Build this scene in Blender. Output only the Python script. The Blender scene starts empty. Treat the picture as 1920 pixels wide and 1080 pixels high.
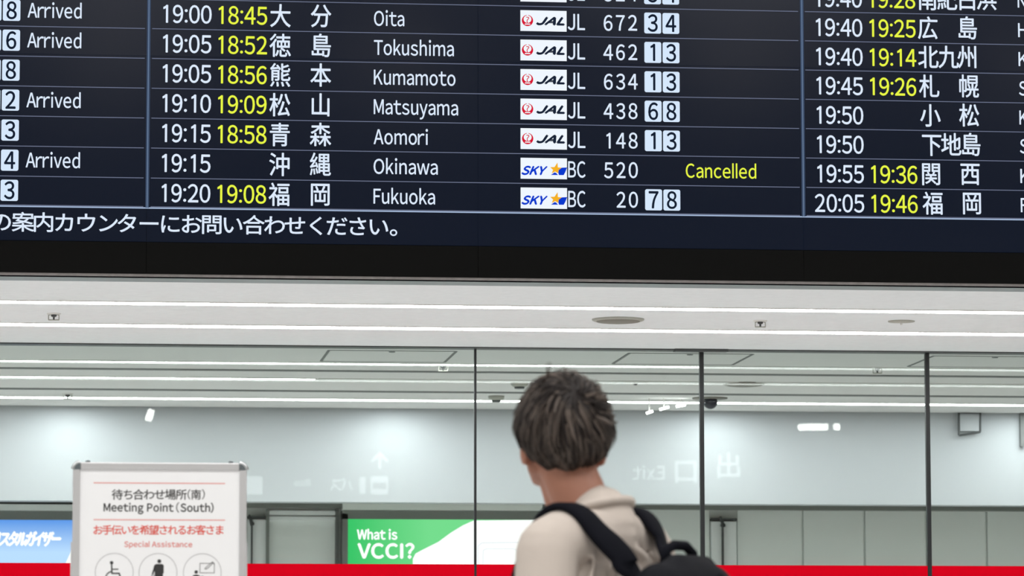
import bpy, bmesh, math, random
from mathutils import Vector, Matrix
from mathutils.bvhtree import BVHTree

SC = bpy.context.scene
COL = SC.collection
random.seed(7)

# ------------------------------------------------------------------ camera
CAM_H = 1.10
F_PX = 7282.9
YAW, PITCH, ROLL = 0.113164, 0.108932, -0.00112
CAM = Vector((0, 0, CAM_H))
_fw = Vector((math.sin(YAW) * math.cos(PITCH), math.cos(YAW) * math.cos(PITCH), math.sin(PITCH)))
_r0 = Vector((math.cos(YAW), -math.sin(YAW), 0))
_u0 = _r0.cross(_fw)
_r = _r0 * math.cos(ROLL) + _u0 * math.sin(ROLL)
_u = _u0 * math.cos(ROLL) - _r0 * math.sin(ROLL)
cd = bpy.data.cameras.new('camera')
cam = bpy.data.objects.new('camera', cd)
COL.objects.link(cam)
M3 = Matrix((_r, _u, -_fw)).transposed()
cam.matrix_world = Matrix.Translation(CAM) @ M3.to_4x4()
cd.sensor_width = 36.0
cd.lens = F_PX / 1920 * 36.0
cd.clip_end = 200
cd.dof.use_dof = True
cd.dof.focus_distance = 14.35
cd.dof.aperture_fstop = 8.5
SC.camera = cam

# ------------------------------------------------------------------ world, light, exposure
SC.view_settings.view_transform = 'Standard'
SC.view_settings.look = 'None'
SC.view_settings.gamma = 1.0
SC.view_settings.use_curve_mapping = False
SC.view_settings.exposure = 0.0
SC.cycles.use_denoising = True
SC.cycles.max_bounces = 10
SC.cycles.diffuse_bounces = 5
SC.cycles.glossy_bounces = 4
SC.cycles.transparent_max_bounces = 12
SC.cycles.sample_clamp_indirect = 6.0
SC.cycles.blur_glossy = 0.3
W = bpy.data.worlds.new('world')
SC.world = W
W.use_nodes = True
W.node_tree.nodes['Background'].inputs[0].default_value = (0.8, 0.85, 0.9, 1)
W.node_tree.nodes['Background'].inputs[1].default_value = 0.05

LOBBY_PANEL = 1.0
def area(name, loc, sx, sy, power, color, rot=(0, 0, 0)):
    l = bpy.data.lights.new(name, 'AREA')
    l.shape = 'RECTANGLE'; l.size = sx; l.size_y = sy
    l.energy = power; l.color = color
    o = bpy.data.objects.new(name, l)
    o.location = loc; o.rotation_euler = rot
    COL.objects.link(o)
    return o
WARM = (1.0, 0.985, 0.97)
COOL = (0.93, 0.98, 1.0)
for k, (lx, ly, pw) in enumerate(((-4.5, 2.2, 135), (0, 2.2, 135), (4.5, 2.2, 135), (-4.5, 6, 120), (0.6, 6, 120), (5.5, 6, 120), (-4.5, 11, 75), (0.6, 11, 75), (5.5, 11, 75))):
    a_ = area('lobby_ceiling_lamp', (lx, ly, 6.4), 2.4, 1.2, pw, WARM)
    a_.visible_glossy = True

# ------------------------------------------------------------------ materials
def s2l(c):
    c /= 255.0
    return c / 12.92 if c <= 0.04045 else ((c + 0.055) / 1.055) ** 2.4
def rgb(r, g, b):
    return (s2l(r), s2l(g), s2l(b), 1)
def mat(name, col, rough=0.6, metal=0.0, spec=0.5, emit=None, estr=1.0, noise=0.0, nscale=200.0, bump=0.0):
    m = bpy.data.materials.new(name); m.use_nodes = True
    nt = m.node_tree; b = nt.nodes['Principled BSDF']
    b.inputs['Base Color'].default_value = col
    b.inputs['Roughness'].default_value = rough
    b.inputs['Metallic'].default_value = metal
    b.inputs['Specular IOR Level'].default_value = spec
    if emit:
        b.inputs['Emission Color'].default_value = emit
        b.inputs['Emission Strength'].default_value = estr
    if noise or bump:
        tc = nt.nodes.new('ShaderNodeTexCoord')
        n = nt.nodes.new('ShaderNodeTexNoise'); n.inputs['Scale'].default_value = nscale; n.inputs['Detail'].default_value = 3
        nt.links.new(tc.outputs['Object'], n.inputs['Vector'])
        if noise:
            mx = nt.nodes.new('ShaderNodeMix'); mx.data_type = 'RGBA'
            mx.inputs[6].default_value = tuple(c * (1 - noise) for c in col[:3]) + (1,)
            mx.inputs[7].default_value = tuple(min(1, c * (1 + noise)) for c in col[:3]) + (1,)
            nt.links.new(n.outputs['Fac'], mx.inputs[0]); nt.links.new(mx.outputs[2], b.inputs['Base Color'])
        if bump:
            bp = nt.nodes.new('ShaderNodeBump'); bp.inputs['Strength'].default_value = bump; bp.inputs['Distance'].default_value = 0.004
            nt.links.new(n.outputs['Fac'], bp.inputs['Height']); nt.links.new(bp.outputs['Normal'], b.inputs['Normal'])
    return m
def emis(name, col, strength=1.0):
    m = bpy.data.materials.new(name); m.use_nodes = True
    nt = m.node_tree; nt.nodes.clear()
    e = nt.nodes.new('ShaderNodeEmission'); o = nt.nodes.new('ShaderNodeOutputMaterial')
    e.inputs[0].default_value = col; e.inputs[1].default_value = strength
    nt.links.new(e.outputs[0], o.inputs[0])
    return m
M = {}
M['ceil'] = mat('soffit_paint', (0.83, 0.855, 0.87, 1), 0.9, spec=0.0, noise=0.05, nscale=30, bump=0.25)
M['ceil_hall'] = mat('hall_ceiling_paint', (0.76, 0.75, 0.74, 1), 0.9, spec=0.0, noise=0.03, nscale=20)
M['wall'] = mat('lobby_wall_paint', (0.62, 0.62, 0.6, 1), 0.8)
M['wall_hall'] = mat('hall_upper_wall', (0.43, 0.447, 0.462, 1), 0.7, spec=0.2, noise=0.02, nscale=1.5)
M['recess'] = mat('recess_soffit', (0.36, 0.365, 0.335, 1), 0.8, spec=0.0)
M['wall_low'] = mat('hall_metal_cladding', (0.86, 0.90, 0.875, 1), 0.45, noise=0.03, nscale=2)
M['wall_white'] = mat('hall_white_panel', (0.9, 0.93, 0.93, 1), 0.5)
M['floor'] = mat('floor_tile', (0.62, 0.61, 0.60, 1), 0.4, noise=0.05, nscale=4)
M['led'] = emis('led_diffuser', (0.99, 0.99, 0.985, 1), 22.0)
M['led_hall'] = emis('hall_led_diffuser', (0.97, 1, 0.99, 1), 15.0)
M['line_dim'] = mat('dim_reflection_strip', (0.9, 0.92, 0.9, 1), 0.5)
M['groove'] = mat('ceiling_groove', (0.16, 0.165, 0.16, 1), 0.8)
M['alu'] = mat('brushed_aluminium', (0.55, 0.57, 0.58, 1), 0.38, metal=1.0, noise=0.05, nscale=60)
M['alu_frame'] = mat('anodised_frame', (0.66, 0.66, 0.67, 1), 0.42, metal=0.6)
M['trimmetal'] = mat('soffit_edge_metal', (0.28, 0.325, 0.335, 1), 0.5, spec=0.1, noise=0.25, nscale=2)
M['black'] = mat('black_gap', (0.006, 0.006, 0.007, 1), 0.8, spec=0.0)
M['bezel'] = mat('black_bezel', (0.0075, 0.0075, 0.0073, 1), 0.6, spec=0.015)
M['lip'] = mat('bezel_lip_metal', (0.20, 0.185, 0.18, 1), 0.5, noise=0.3, nscale=40)
M['screen'] = mat('display_screen', (0.004, 0.004, 0.005, 1), 0.15, spec=0.13, emit=(0.0026, 0.0058, 0.0155, 1), estr=1.0)
M['white_txt'] = emis('lit_white_text', rgb(222, 235, 252))
M['yellow_txt'] = emis('lit_yellow_text', rgb(232, 245, 70))
M['line'] = emis('lit_divider_line', rgb(108, 116, 140))
M['line_b'] = emis('lit_bottom_line', rgb(165, 185, 215))
M['bar'] = emis('lit_column_bar', rgb(62, 78, 104))
M['bar_edge'] = emis('lit_column_bar_edge', rgb(120, 142, 172))
M['tile'] = emis('lit_gate_tile', rgb(214, 232, 252))
M['tile_txt'] = emis('dark_gate_digit', rgb(22, 32, 50))
M['logo_bg'] = emis('logo_white', rgb(240, 247, 255))
M['logo_red'] = emis('logo_red', rgb(214, 20, 50))
M['logo_dark'] = emis('logo_dark', rgb(26, 36, 56))
M['logo_blue'] = emis('logo_blue', rgb(12, 58, 205))
M['logo_gold'] = emis('logo_gold', rgb(246, 178, 40))
M['mullion'] = mat('black_mullion', (0.012, 0.013, 0.014, 1), 0.4, spec=0.4)
M['red'] = mat('red_film', (0.52, 0.0004, 0.009, 1), 0.5, spec=0.02)
M['poster'] = mat('white_poster', (0.93, 0.935, 0.95, 1), 0.5)
M['ink'] = mat('black_ink', (0.03, 0.03, 0.03, 1), 0.6)
M['ink_red'] = mat('red_ink', (0.80, 0.07, 0.04, 1), 0.6)
M['ink_pink'] = mat('pale_red_ink', (0.80, 0.22, 0.19, 1), 0.6)
M['ink_line'] = mat('pale_red_line', (0.85, 0.36, 0.33, 1), 0.6)
M['ink_grey'] = mat('grey_ink', (0.42, 0.42, 0.43, 1), 0.6)
M['corner'] = mat('dark_grey_plastic', (0.11, 0.13, 0.14, 1), 0.4)
M['dark'] = mat('dark_grey_metal', (0.06, 0.065, 0.065, 1), 0.5)
M['fix_white'] = mat('white_plastic', (0.72, 0.71, 0.68, 1), 0.5)
M['fix_beige'] = mat('beige_plastic', (0.42, 0.42, 0.37, 1), 0.5)
M['fix_grey'] = mat('grey_grille', (0.22, 0.21, 0.18, 1), 0.6)
M['fix_dome'] = mat('smoked_dome', (0.02, 0.02, 0.03, 1), 0.12)
M['skin'] = mat('skin', (0.38, 0.165, 0.105, 1), 0.5, noise=0.06, nscale=40)
M['shirt'] = mat('beige_jersey', (0.54, 0.475, 0.425, 1), 0.9, noise=0.04, nscale=25)
M['hair'] = mat('dark_brown_hair', (0.016, 0.012, 0.011, 1), 0.55, spec=0.2)
M['hair_b'] = mat('brown_hair_strand', (0.095, 0.073, 0.060, 1), 0.5, spec=0.3)
M['hair_a'] = mat('deep_brown_hair_strand', (0.050, 0.038, 0.031, 1), 0.5, spec=0.3)
M['trouser'] = mat('dark_trousers', (0.03, 0.032, 0.04, 1), 0.8)
M['shoe'] = mat('black_shoe', (0.015, 0.015, 0.015, 1), 0.5)
M['pack'] = mat('black_nylon', (0.0055, 0.006, 0.009, 1), 0.7, noise=0.2, nscale=60, spec=0.12)
M['strap'] = mat('black_webbing', (0.005, 0.0055, 0.009, 1), 0.8, spec=0.08)
M['eye'] = mat('eye_white', (0.8, 0.8, 0.78, 1), 0.3)
M['ad_white'] = emis('lightbox_white', (1.0, 1.0, 1.0, 1), 1.35)
M['ad_faint'] = emis('lightbox_faint_line', (0.78, 0.8, 0.85, 1), 1.25)
M['ad_frame'] = mat('lightbox_frame', (0.20, 0.215, 0.20, 1), 0.5)
M['sign_dark'] = mat('dark_sign_face', (0.25, 0.26, 0.27, 1), 0.5)
M['sign_lit'] = emis('backlit_letters', (0.93, 0.95, 1.0, 1), 6.5)
M['spot_lit'] = emis('spot_lens', (1, 0.99, 0.97, 1), 60.0)

def grad_emis(name, c0, c1, axis, lo, hi, strength=1.0):
    m = bpy.data.materials.new(name); m.use_nodes = True
    nt = m.node_tree; nt.nodes.clear()
    e = nt.nodes.new('ShaderNodeEmission'); o = nt.nodes.new('ShaderNodeOutputMaterial')
    tc = nt.nodes.new('ShaderNodeTexCoord'); sp = nt.nodes.new('ShaderNodeSeparateXYZ')
    mr = nt.nodes.new('ShaderNodeMapRange'); mr.inputs[1].default_value = lo; mr.inputs[2].default_value = hi
    mx = nt.nodes.new('ShaderNodeMix'); mx.data_type = 'RGBA'
    mx.inputs[6].default_value = c0; mx.inputs[7].default_value = c1
    nt.links.new(tc.outputs['Object'], sp.inputs[0]); nt.links.new(sp.outputs[axis], mr.inputs[0])
    nt.links.new(mr.outputs[0], mx.inputs[0]); nt.links.new(mx.outputs[2], e.inputs[0])
    e.inputs[1].default_value = strength
    nt.links.new(e.outputs[0], o.inputs[0])
    return m

def glass_mat():
    m = bpy.data.materials.new('tinted_glass'); m.use_nodes = True
    nt = m.node_tree; nt.nodes.clear()
    o = nt.nodes.new('ShaderNodeOutputMaterial')
    t = nt.nodes.new('ShaderNodeBsdfTransparent'); t.inputs[0].default_value = (0.905, 0.93, 0.915, 1)
    g = nt.nodes.new('ShaderNodeBsdfGlossy'); g.inputs['Roughness'].default_value = 0.0
    g.inputs['Color'].default_value = (0.95, 1, 0.98, 1)
    mx = nt.nodes.new('ShaderNodeMixShader')
    fr = nt.nodes.new('ShaderNodeFresnel'); fr.inputs['IOR'].default_value = 1.25
    nt.links.new(fr.outputs[0], mx.inputs[0])
    nt.links.new(t.outputs[0], mx.inputs[1]); nt.links.new(g.outputs[0], mx.inputs[2])
    nt.links.new(mx.outputs[0], o.inputs[0])
    return m
M['glass'] = glass_mat()

# ------------------------------------------------------------------ helpers
def ray(x, y):
    return _fw + _r * ((x - 960) / F_PX) + _u * ((540 - y) / F_PX)
def onY(x, y, Y):
    d = ray(x, y); return CAM + d * (Y / d.y)
def onZ(x, y, Z):
    d = ray(x, y); return CAM + d * ((Z - CAM_H) / d.z)

def link(name, me, m, parent=None):
    o = bpy.data.objects.new(name, me)
    COL.objects.link(o)
    if m is not None:
        for mm in (m if isinstance(m, (list, tuple)) else [m]):
            me.materials.append(mm)
    if parent is not None:
        o.parent = parent
    return o
def root_of(p):
    v = Vector((0, 0, 0))
    while p is not None:
        v = v + p.location; p = p.parent
    return v
def obj(name, bm, m, parent=None, smooth=False, loc=None):
    """bm in world coordinates; parent (if any) unrotated."""
    off = root_of(parent) if parent is not None else Vector((0, 0, 0))
    if loc is not None: off = Vector(loc)
    if off.length: bmesh.ops.translate(bm, verts=bm.verts, vec=-off)
    bmesh.ops.recalc_face_normals(bm, faces=bm.faces)
    me = bpy.data.meshes.new(name); bm.to_mesh(me); bm.free()
    if smooth:
        for p in me.polygons: p.use_smooth = True
    o = link(name, me, m, parent)
    if loc is not None and parent is None: o.location = off
    return o
def tag(o, label=None, cat=None, group=None, kind=None):
    if label: o['label'] = label
    if cat: o['category'] = cat
    if group: o['group'] = group
    if kind: o['kind'] = kind
    return o
def empty(name, loc, label, cat, group=None):
    o = bpy.data.objects.new(name, None); COL.objects.link(o)
    o.location = Vector(loc); o.empty_display_size = 0.1
    return tag(o, label, cat, group)
def struct(name, bm, m, parent=None):
    o = obj(name, bm, m, parent)
    if parent is None: o['kind'] = 'structure'
    return o
def box(bm, a, b, bevel=0.0):
    x0, y0, z0 = (min(a[i], b[i]) for i in range(3)); x1, y1, z1 = (max(a[i], b[i]) for i in range(3))
    v = [bm.verts.new(c) for c in ((x0, y0, z0), (x1, y0, z0), (x1, y1, z0), (x0, y1, z0), (x0, y0, z1), (x1, y0, z1), (x1, y1, z1), (x0, y1, z1))]
    fs = [bm.faces.new([v[i] for i in f]) for f in ((0, 3, 2, 1), (4, 5, 6, 7), (0, 1, 5, 4), (1, 2, 6, 5), (2, 3, 7, 6), (3, 0, 4, 7))]
    if bevel:
        es = {e for f in fs for e in f.edges}
        bmesh.ops.bevel(bm, geom=list(es), offset=bevel, segments=2, affect='EDGES', profile=0.6)
    return v
def B(a, b, bevel=0.0):
    bm = bmesh.new(); box(bm, a, b, bevel); return bm
def tube(bm, pts, radii, n=10, cap=True):
    pts = [Vector(p) for p in pts]
    if not isinstance(radii, (list, tuple)): radii = [radii] * len(pts)
    rings = []; prev = None
    for i, p in enumerate(pts):
        t = (pts[min(i + 1, len(pts) - 1)] - pts[max(i - 1, 0)]).normalized()
        if prev is None:
            a = Vector((0, 0, 1)) if abs(t.z) < 0.9 else Vector((1, 0, 0))
            nrm = (a - t * a.dot(t)).normalized()
        else:
            nrm = (prev - t * prev.dot(t)).normalized()
        prev = nrm; bn = t.cross(nrm)
        rings.append([bm.verts.new(p + (nrm * math.cos(k * 2 * math.pi / n) + bn * math.sin(k * 2 * math.pi / n)) * radii[i]) for k in range(n)])
    for i in range(len(rings) - 1):
        for k in range(n):
            bm.faces.new((rings[i][k], rings[i][(k + 1) % n], rings[i + 1][(k + 1) % n], rings[i + 1][k]))
    if cap:
        bm.faces.new(list(reversed(rings[0]))); bm.faces.new(rings[-1])
def lathe(bm, prof, c, n=40):
    """prof: (radius, z) list about vertical axis through c."""
    rings = []
    for r, z in prof:
        if r < 1e-6: rings.append([bm.verts.new((c[0], c[1], c[2] + z))])
        else: rings.append([bm.verts.new((c[0] + r * math.cos(2 * math.pi * k / n), c[1] + r * math.sin(2 * math.pi * k / n), c[2] + z)) for k in range(n)])
    for a, b in zip(rings, rings[1:]):
        for k in range(n):
            q = [a[k % len(a)], a[(k + 1) % len(a)], b[(k + 1) % len(b)], b[k % len(b)]]
            q = [v for i, v in enumerate(q) if v not in q[:i]]
            if len(q) >= 3: bm.faces.new(q)

# text as flat mesh, cached, in em units with the baseline at 0
_cache = {}
PLAIN = {}
def glyphs(s, offset=0.0, shear=0.0):
    offset = 0.0
    if s in PLAIN: return PLAIN[s]
    key = (s, offset, shear)
    if key in _cache: return _cache[key]
    c = bpy.data.curves.new('t', 'FONT'); c.body = s; c.size = 1.0; c.offset = offset; c.shear = shear; c.resolution_u = 4
    o = bpy.data.objects.new('t', c); COL.objects.link(o)
    dg = bpy.context.evaluated_depsgraph_get(); dg.update()
    me = bpy.data.meshes.new_from_object(o.evaluated_get(dg))
    v = [(a.co.x, a.co.y) for a in me.vertices]; f = [tuple(p.vertices) for p in me.polygons]
    bpy.data.objects.remove(o); bpy.data.curves.remove(c); bpy.data.meshes.remove(me)
    _cache[key] = (v, f)
    return _cache[key]
def wide(s):
    return ''.join(chr(ord(c) + 0xFEE0) if 33 <= ord(c) <= 126 else c for c in s)
def word_glyphs(s, shear=0.0):
    """proportional setting of the sans letters, side bearings by letter shape."""
    key = ('w', s, shear)
    if key in _cache: return _cache[key]
    V, F, x = [], [], 0.0
    for ch in s:
        if ch == ' ': x += 0.27; continue
        v, f = glyphs(wide(ch))
        a, b, _, _ = bbox(v)
        lb = 0.028 if ch in 'AVWXYTJvwxyrtf/(),.' else (0.06 if ch in 'oecasOCSGQ03689q' else 0.085)
        rb = 0.022 if ch in 'AVWXYTLvwxyrtfkKF/(),.' else (0.06 if ch in 'oecasbpODSQB03689' else 0.085)
        n0 = len(V)
        V += [(p - a + x + lb, q) for p, q in v]; F += [tuple(i + n0 for i in k) for k in f]
        x += lb + (b - a) + rb
    if shear: V = [(p + q * shear, q) for p, q in V]
    _cache[key] = (V, F)
    return _cache[key]
def bbox(v):
    xs = [a[0] for a in v]; ys = [a[1] for a in v]
    return min(xs), max(xs), min(ys), max(ys)
CAPH = bbox(glyphs(wide('H'))[0])[3]; BASE = bbox(glyphs(wide('H'))[0])[2]
_k = bbox(glyphs('国')[0]); KW = _k[1] - _k[0]; KH = _k[3] - _k[2]; KCX = (_k[0] + _k[1]) / 2; KCY = (_k[2] + _k[3]) / 2

def _plain(pts, f): return ([(p[0], p[1]) for p in pts], f)
PLAIN['Ｉ'] = _plain([(.45, 0), (.55, 0), (.55, .735), (.45, .735)], [(0, 1, 2, 3)])
PLAIN['ｌ'] = _plain([(.455, 0), (.545, 0), (.545, .79), (.455, .79)], [(0, 1, 2, 3)])
PLAIN['１'] = _plain([(.47, 0), (.56, 0), (.56, .735), (.48, .735), (.47, .62), (.41, .68), (.33, .645), (.33, .57), (.40, .590)], [(0, 1, 2, 3, 4), (4, 3, 5), (4, 5, 8), (8, 5, 6, 7)])
class Plane:
    """A flat layout surface: origin, unit u and v, outward normal n."""
    def __init__(s, o, u, v):
        s.o = Vector(o); s.u = Vector(u); s.v = Vector(v); s.n = s.u.cross(s.v)
    def at(s, u, v, d=0.0): return s.o + s.u * u + s.v * v + s.n * d
def add_word(bm, pl, s, u0, u1, vb, cap, d, offset=0.0, shear=0.0):
    """fit s between u0 and u1, baseline vb, capital height cap."""
    v, f = word_glyphs(s, shear); x0, x1, _, _ = bbox(v)
    e = offset * cap
    sx = (u1 - u0 - 2 * e) / (x1 - x0); sy = cap / (CAPH - BASE)
    put(bm, pl, [(u0 + e + (a - x0) * sx, vb + (b - BASE) * sy) for a, b in v], f, d, e)
def put(bm, pl, pts, f, d, e):
    """lay a flat outline; e thickens its strokes by shifted copies."""
    for j, (ex, ey) in enumerate(((0, 0), (e, 0), (-e, 0), (0, e), (0, -e)) if e else ((0, 0),)):
        vs = [bm.verts.new(pl.at(a + ex, b + ey, d + j * 2e-5)) for a, b in pts]
        for q in f:
            try: bm.faces.new([vs[i] for i in q])
            except ValueError: pass
def add_kanji(bm, pl, ch, uc, vc, w, h, d, offset=0.0, shear=0.0):
    """one character, its em cell centred on uc, vc; a full-size glyph measures w by h."""
    v, f = glyphs(ch)
    if shear: v = [(a + (b - KCY) * shear, b) for a, b in v]
    put(bm, pl, [(uc + (a - KCX) * w / KW, vc + (b - KCY) * h / KH) for a, b in v], f, d, offset * h)
def add_poly(bm, pl, pts, d):
    vs = [bm.verts.new(pl.at(a, b, d)) for a, b in pts]
    f = bm.faces.new(vs)
    if len(pts) > 4: bmesh.ops.triangulate(bm, faces=[f])
def rect(u0, u1, v0, v1): return [(u0, v0), (u1, v0), (u1, v1), (u0, v1)]
def rrect(u0, u1, v0, v1, r, n=5):
    p = []
    for cx, cy, a0 in ((u1 - r, v0 + r, -90), (u1 - r, v1 - r, 0), (u0 + r, v1 - r, 90), (u0 + r, v0 + r, 180)):
        for k in range(n + 1):
            a = math.radians(a0 + 90 * k / n); p.append((cx + r * math.cos(a), cy + r * math.sin(a)))
    return p
def circ(cx, cy, r, n=32, a0=0, a1=360):
    return [(cx + r * math.cos(math.radians(a0 + (a1 - a0) * k / n)), cy + r * math.sin(math.radians(a0 + (a1 - a0) * k / n))) for k in range(n if a1 - a0 == 360 else n + 1)]
def add_stroke(bm, pl, pts, w, d, closed=False):
    n = len(pts)
    for i in range(n if closed else n - 1):
        a = Vector(pts[i]); b = Vector(pts[(i + 1) % n]); t = b - a
        if t.length < 1e-9: continue
        t.normalize(); m = Vector((-t.y, t.x)) * w / 2; e = t * w * 0.25
        add_poly(bm, pl, [tuple(a - m - e), tuple(b - m + e), tuple(b + m + e), tuple(a + m - e)], d)

# ------------------------------------------------------------------ the hall: key measures
HC = 2.72                                   # height of the low ceiling
YB = 14.093                                 # front of the display screens
YG = onZ(960, 652.5, HC).y                  # glass partition
YW = onZ(960, 767.5, HC).y                  # white upper wall beyond the glass
ZU = onY(960, 943, YW).z                    # lower edge of that wall
YL = YW + 1.15                              # recessed lower wall
XL, XR, YR, ZT = -8.0, 11.0, -10.0, 6.6     # lobby shell
YS = onZ(960, 520, HC).y - 0.25             # front of the low ceiling

struct('floor', B((XL, YR, -0.15), (XR, YL + 0.3, 0)), M['floor'])
struct('ceiling', B((XL, YS, HC), (XR, YG + 0.006, HC + 0.12)), M['ceil'])
struct('ceiling', B((XL, YG + 0.006, HC), (XR, YW + 0.14, HC + 0.12)), M['ceil_hall'])
struct('ceiling', B((XL, YR, ZT), (XR, YS, ZT + 0.12)), M['wall'])
struct('wall_front', B((XL, YS, HC + 0.12), (XR, YS + 0.15, ZT + 0.12)), M['wall'])
struct('wall_left', B((XL - 0.15, YR, 0), (XL, YL + 0.3, ZT)), M['wall'])
struct('wall_right', B((XR, YR, 0), (XR + 0.15, YL + 0.3, ZT)), M['wall'])
struct('wall_rear', B((XL, YR - 0.15, 0), (XR, YR, ZT)), M['wall'])
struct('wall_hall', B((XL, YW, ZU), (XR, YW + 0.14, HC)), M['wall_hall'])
struct('ceiling', B((XL, YW + 0.14, ZU + 0.05), (XR, YL, ZU + 0.17)), M['recess'])
struct('trim_15', B((XL, YL - 0.10, ZU + 0.025), (XR, YL - 0.032, ZU + 0.05)), M['ad_frame'])

# edge trim, strip painted black for the shaded recess under the board
y0, y1, y2 = onZ(960, 521.5, HC).y, onZ(960, 527.5, HC).y, onZ(960, 534.5, HC).y
struct('trim_1', B((XL, y1, HC - 0.004), (XR, y2, HC)), M['trimmetal'])
struct('trim_2', B((XL, YS, HC - 0.003), (XR, y1, HC)), M['black'])
# channel at the glass head, edge of the hall ceiling
ga, gb = onZ(960, 651.0, HC).y, onZ(960, 654.2, HC).y
struct('trim_3', B((XL, ga, HC - 0.006), (XR, gb, HC)), M['dark'])
for nm, yy in (('trim_4', 698), ('trim_5', 736)):
    a, b = onZ(960, yy - 1.2, HC).y, onZ(960, yy + 1.2, HC).y
    struct(nm, B((XL, a, HC - 0.003), (XR, b, HC)), M['groove'])

# ------------------------------------------------------------------ lower wall beyond the glass
def zl(y): return onY(960, y, YL).z
def xl(x, y=1010): return onY(x, y, YL).x
segs = [(-2450, 462, 'wall_low'), (501, 631, 'wall_low'), (631, 1332, 'wall_low'), (1381, 1505, 'wall_low'), (1505, 1621, 'wall_low'), (1621, 1737, 'wall_low'), (1737, 1850, 'wall_low'), (1850, 3900, 'wall_low')]
bm = bmesh.new()
xs_ = [xl(s[0]) for s in segs] + [xl(2700)]
wl = bmesh.new()
box(wl, (XL, YL + 0.02, 0), (XR, YL + 0.2, ZU + 0.05))
struct('wall_back', wl, M['wall_low'])
k = 0
for a, b, mm in segs:
    k += 1
    struct('wall_panel', B((max(XL, xl(a)) + 0.006, YL, 0), (min(XR, xl(b)) - 0.006, YL + 0.02, ZU + 0.05)), M[mm])
for (a, b), (hx, hy), nm in (((464, 500), (473, 982), 'door_1'), ((1333, 1379), (1356, 985), 'door_2')):
    d = struct(nm, B((xl(a), YL - 0.03, 0), (xl(b), YL + 0.02, ZU - 0.04)), M['wall_white'])
    p = onY(hx, hy, YL - 0.06)
    t = bmesh.new()
    tube(t, [(p.x, YL - 0.03, p.z), (p.x, YL - 0.07, p.z)], 0.012)
    tube(t, [(p.x - 0.018, YL - 0.07, p.z + 0.05), (p.x, YL - 0.075, p.z - 0.01)], [0.006, 0.012])
    box(t, (p.x - 0.006, YL - 0.06, p.z - 0.28), (p.x + 0.003, YL - 0.03, p.z - 0.01))
    obj('handle', t, M['dark'], d)
    # header rail of the door
    f = B((xl(a) - 0.004, YL - 0.035, ZU - 0.034), (xl(b) + 0.004, YL + 0.015, ZU - 0.022))
    obj('door_header', f, M['dark'], d)
# metal frame uprights of the sliding panel beside the green lightbox
struct('trim_6', B((xl(628), YL - 0.05, 0), (xl(634), YL, ZU + 0.02)), M['groove'])
struct('trim_7', B((xl(498), YL - 0.05, 0), (xl(504), YL, ZU + 0.02)), M['ad_frame'])
struct('trim_8', B((xl(504), YL - 0.03, zl(977)), (xl(628), YL, zl(971))), M['wall_white'])
struct('trim_9', B((xl(504), YL - 0.03, zl(968)), (xl(628), YL, zl(960))), M['wall_white'])

# lightboxes
def lightbox(x0, x1, ytop, label, build):
    z1 = onY((x0 + x1) / 2, ytop, YL - 0.12).z
    X0, X1 = onY(x0, 1010, YL - 0.12).x, onY(x1, 1010, YL - 0.12).x
    z0 = z1 - 0.95
    r = empty('advertising_lightbox', ((X0 + X1) / 2, YL - 0.06, z0 - 0.05), label, 'lightbox', 'advertising lightboxes on the wall beyond the glass')
    fr = bmesh.new()
    fw = 0.03
    box(fr, (X0 - fw, YL - 0.13, z0 - fw), (X0, YL, z1 + fw)); box(fr, (X1, YL - 0.13, z0 - fw), (X1 + fw, YL, z1 + fw))
    box(fr, (X0 - fw, YL - 0.13, z1), (X1 + fw, YL, z1 + fw * 1.6)); box(fr, (X0 - fw, YL - 0.13, z0 - fw), (X1 + fw, YL, z0))
    box(fr, (X0, YL - 0.02, z0), (X1, YL, z1))
    obj('frame', fr, M['ad_frame'], r)
    hd = B((X0 - fw, YL - 0.15, z1 + 0.05), (X1 + fw, YL, z1 + 0.085)); obj('header', hd, M['wall_low'], r)
    build(r, X0, X1, z0, z1, Plane((0, YL - 0.12, 0), (1, 0, 0), (0, 0, 1)))
    return r
def P_(pl, x, y):
    p = onY(x, y, pl.o.y); return p.x, p.z
def ad_blue(r, X0, X1, z0, z1, pl):
    off = root_of(r)
    m = grad_emis('lightbox_sky', (0.62, 0.88, 1.25, 1), (0.085, 0.33, 0.97, 1), 2, zl(1040) - off.z, zl(975) - off.z)
    obj('poster', B((X0, YL - 0.12, z0), (X1, YL - 0.10, z1)), m, r)
    t = bmesh.new()
    chars = 'クリスタルガイザー'; xe, st = 112, 16.0
    for i, ch in enumerate(chars):
        cx = xe - 7 - st * (len(chars) - 1 - i)
        u, v = P_(pl, cx, 1011)
        w = 20 / F_PX * YL; add_kanji(t, pl, ch, u, v, w * 0.86, w * 1.3, 0.004, 0.06, 0.25)
    obj('lettering', t, M['ad_white'], r)
    t = bmesh.new(); add_poly(t, pl, [P_(pl, 123, 1056), P_(pl, 133, 1034), (X1 - 0.001, P_(pl, 133, 1020)[1]), (X1 - 0.001, z0 + 0.002), (X1 - 0.12, z0 + 0.002)], 0.003)
    obj('white_corner', t, M['ad_white'], r)
lightbox(-420, 146, 974, 'blue advertising lightbox with white lettering, left behind the meeting sign', ad_blue)
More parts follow.
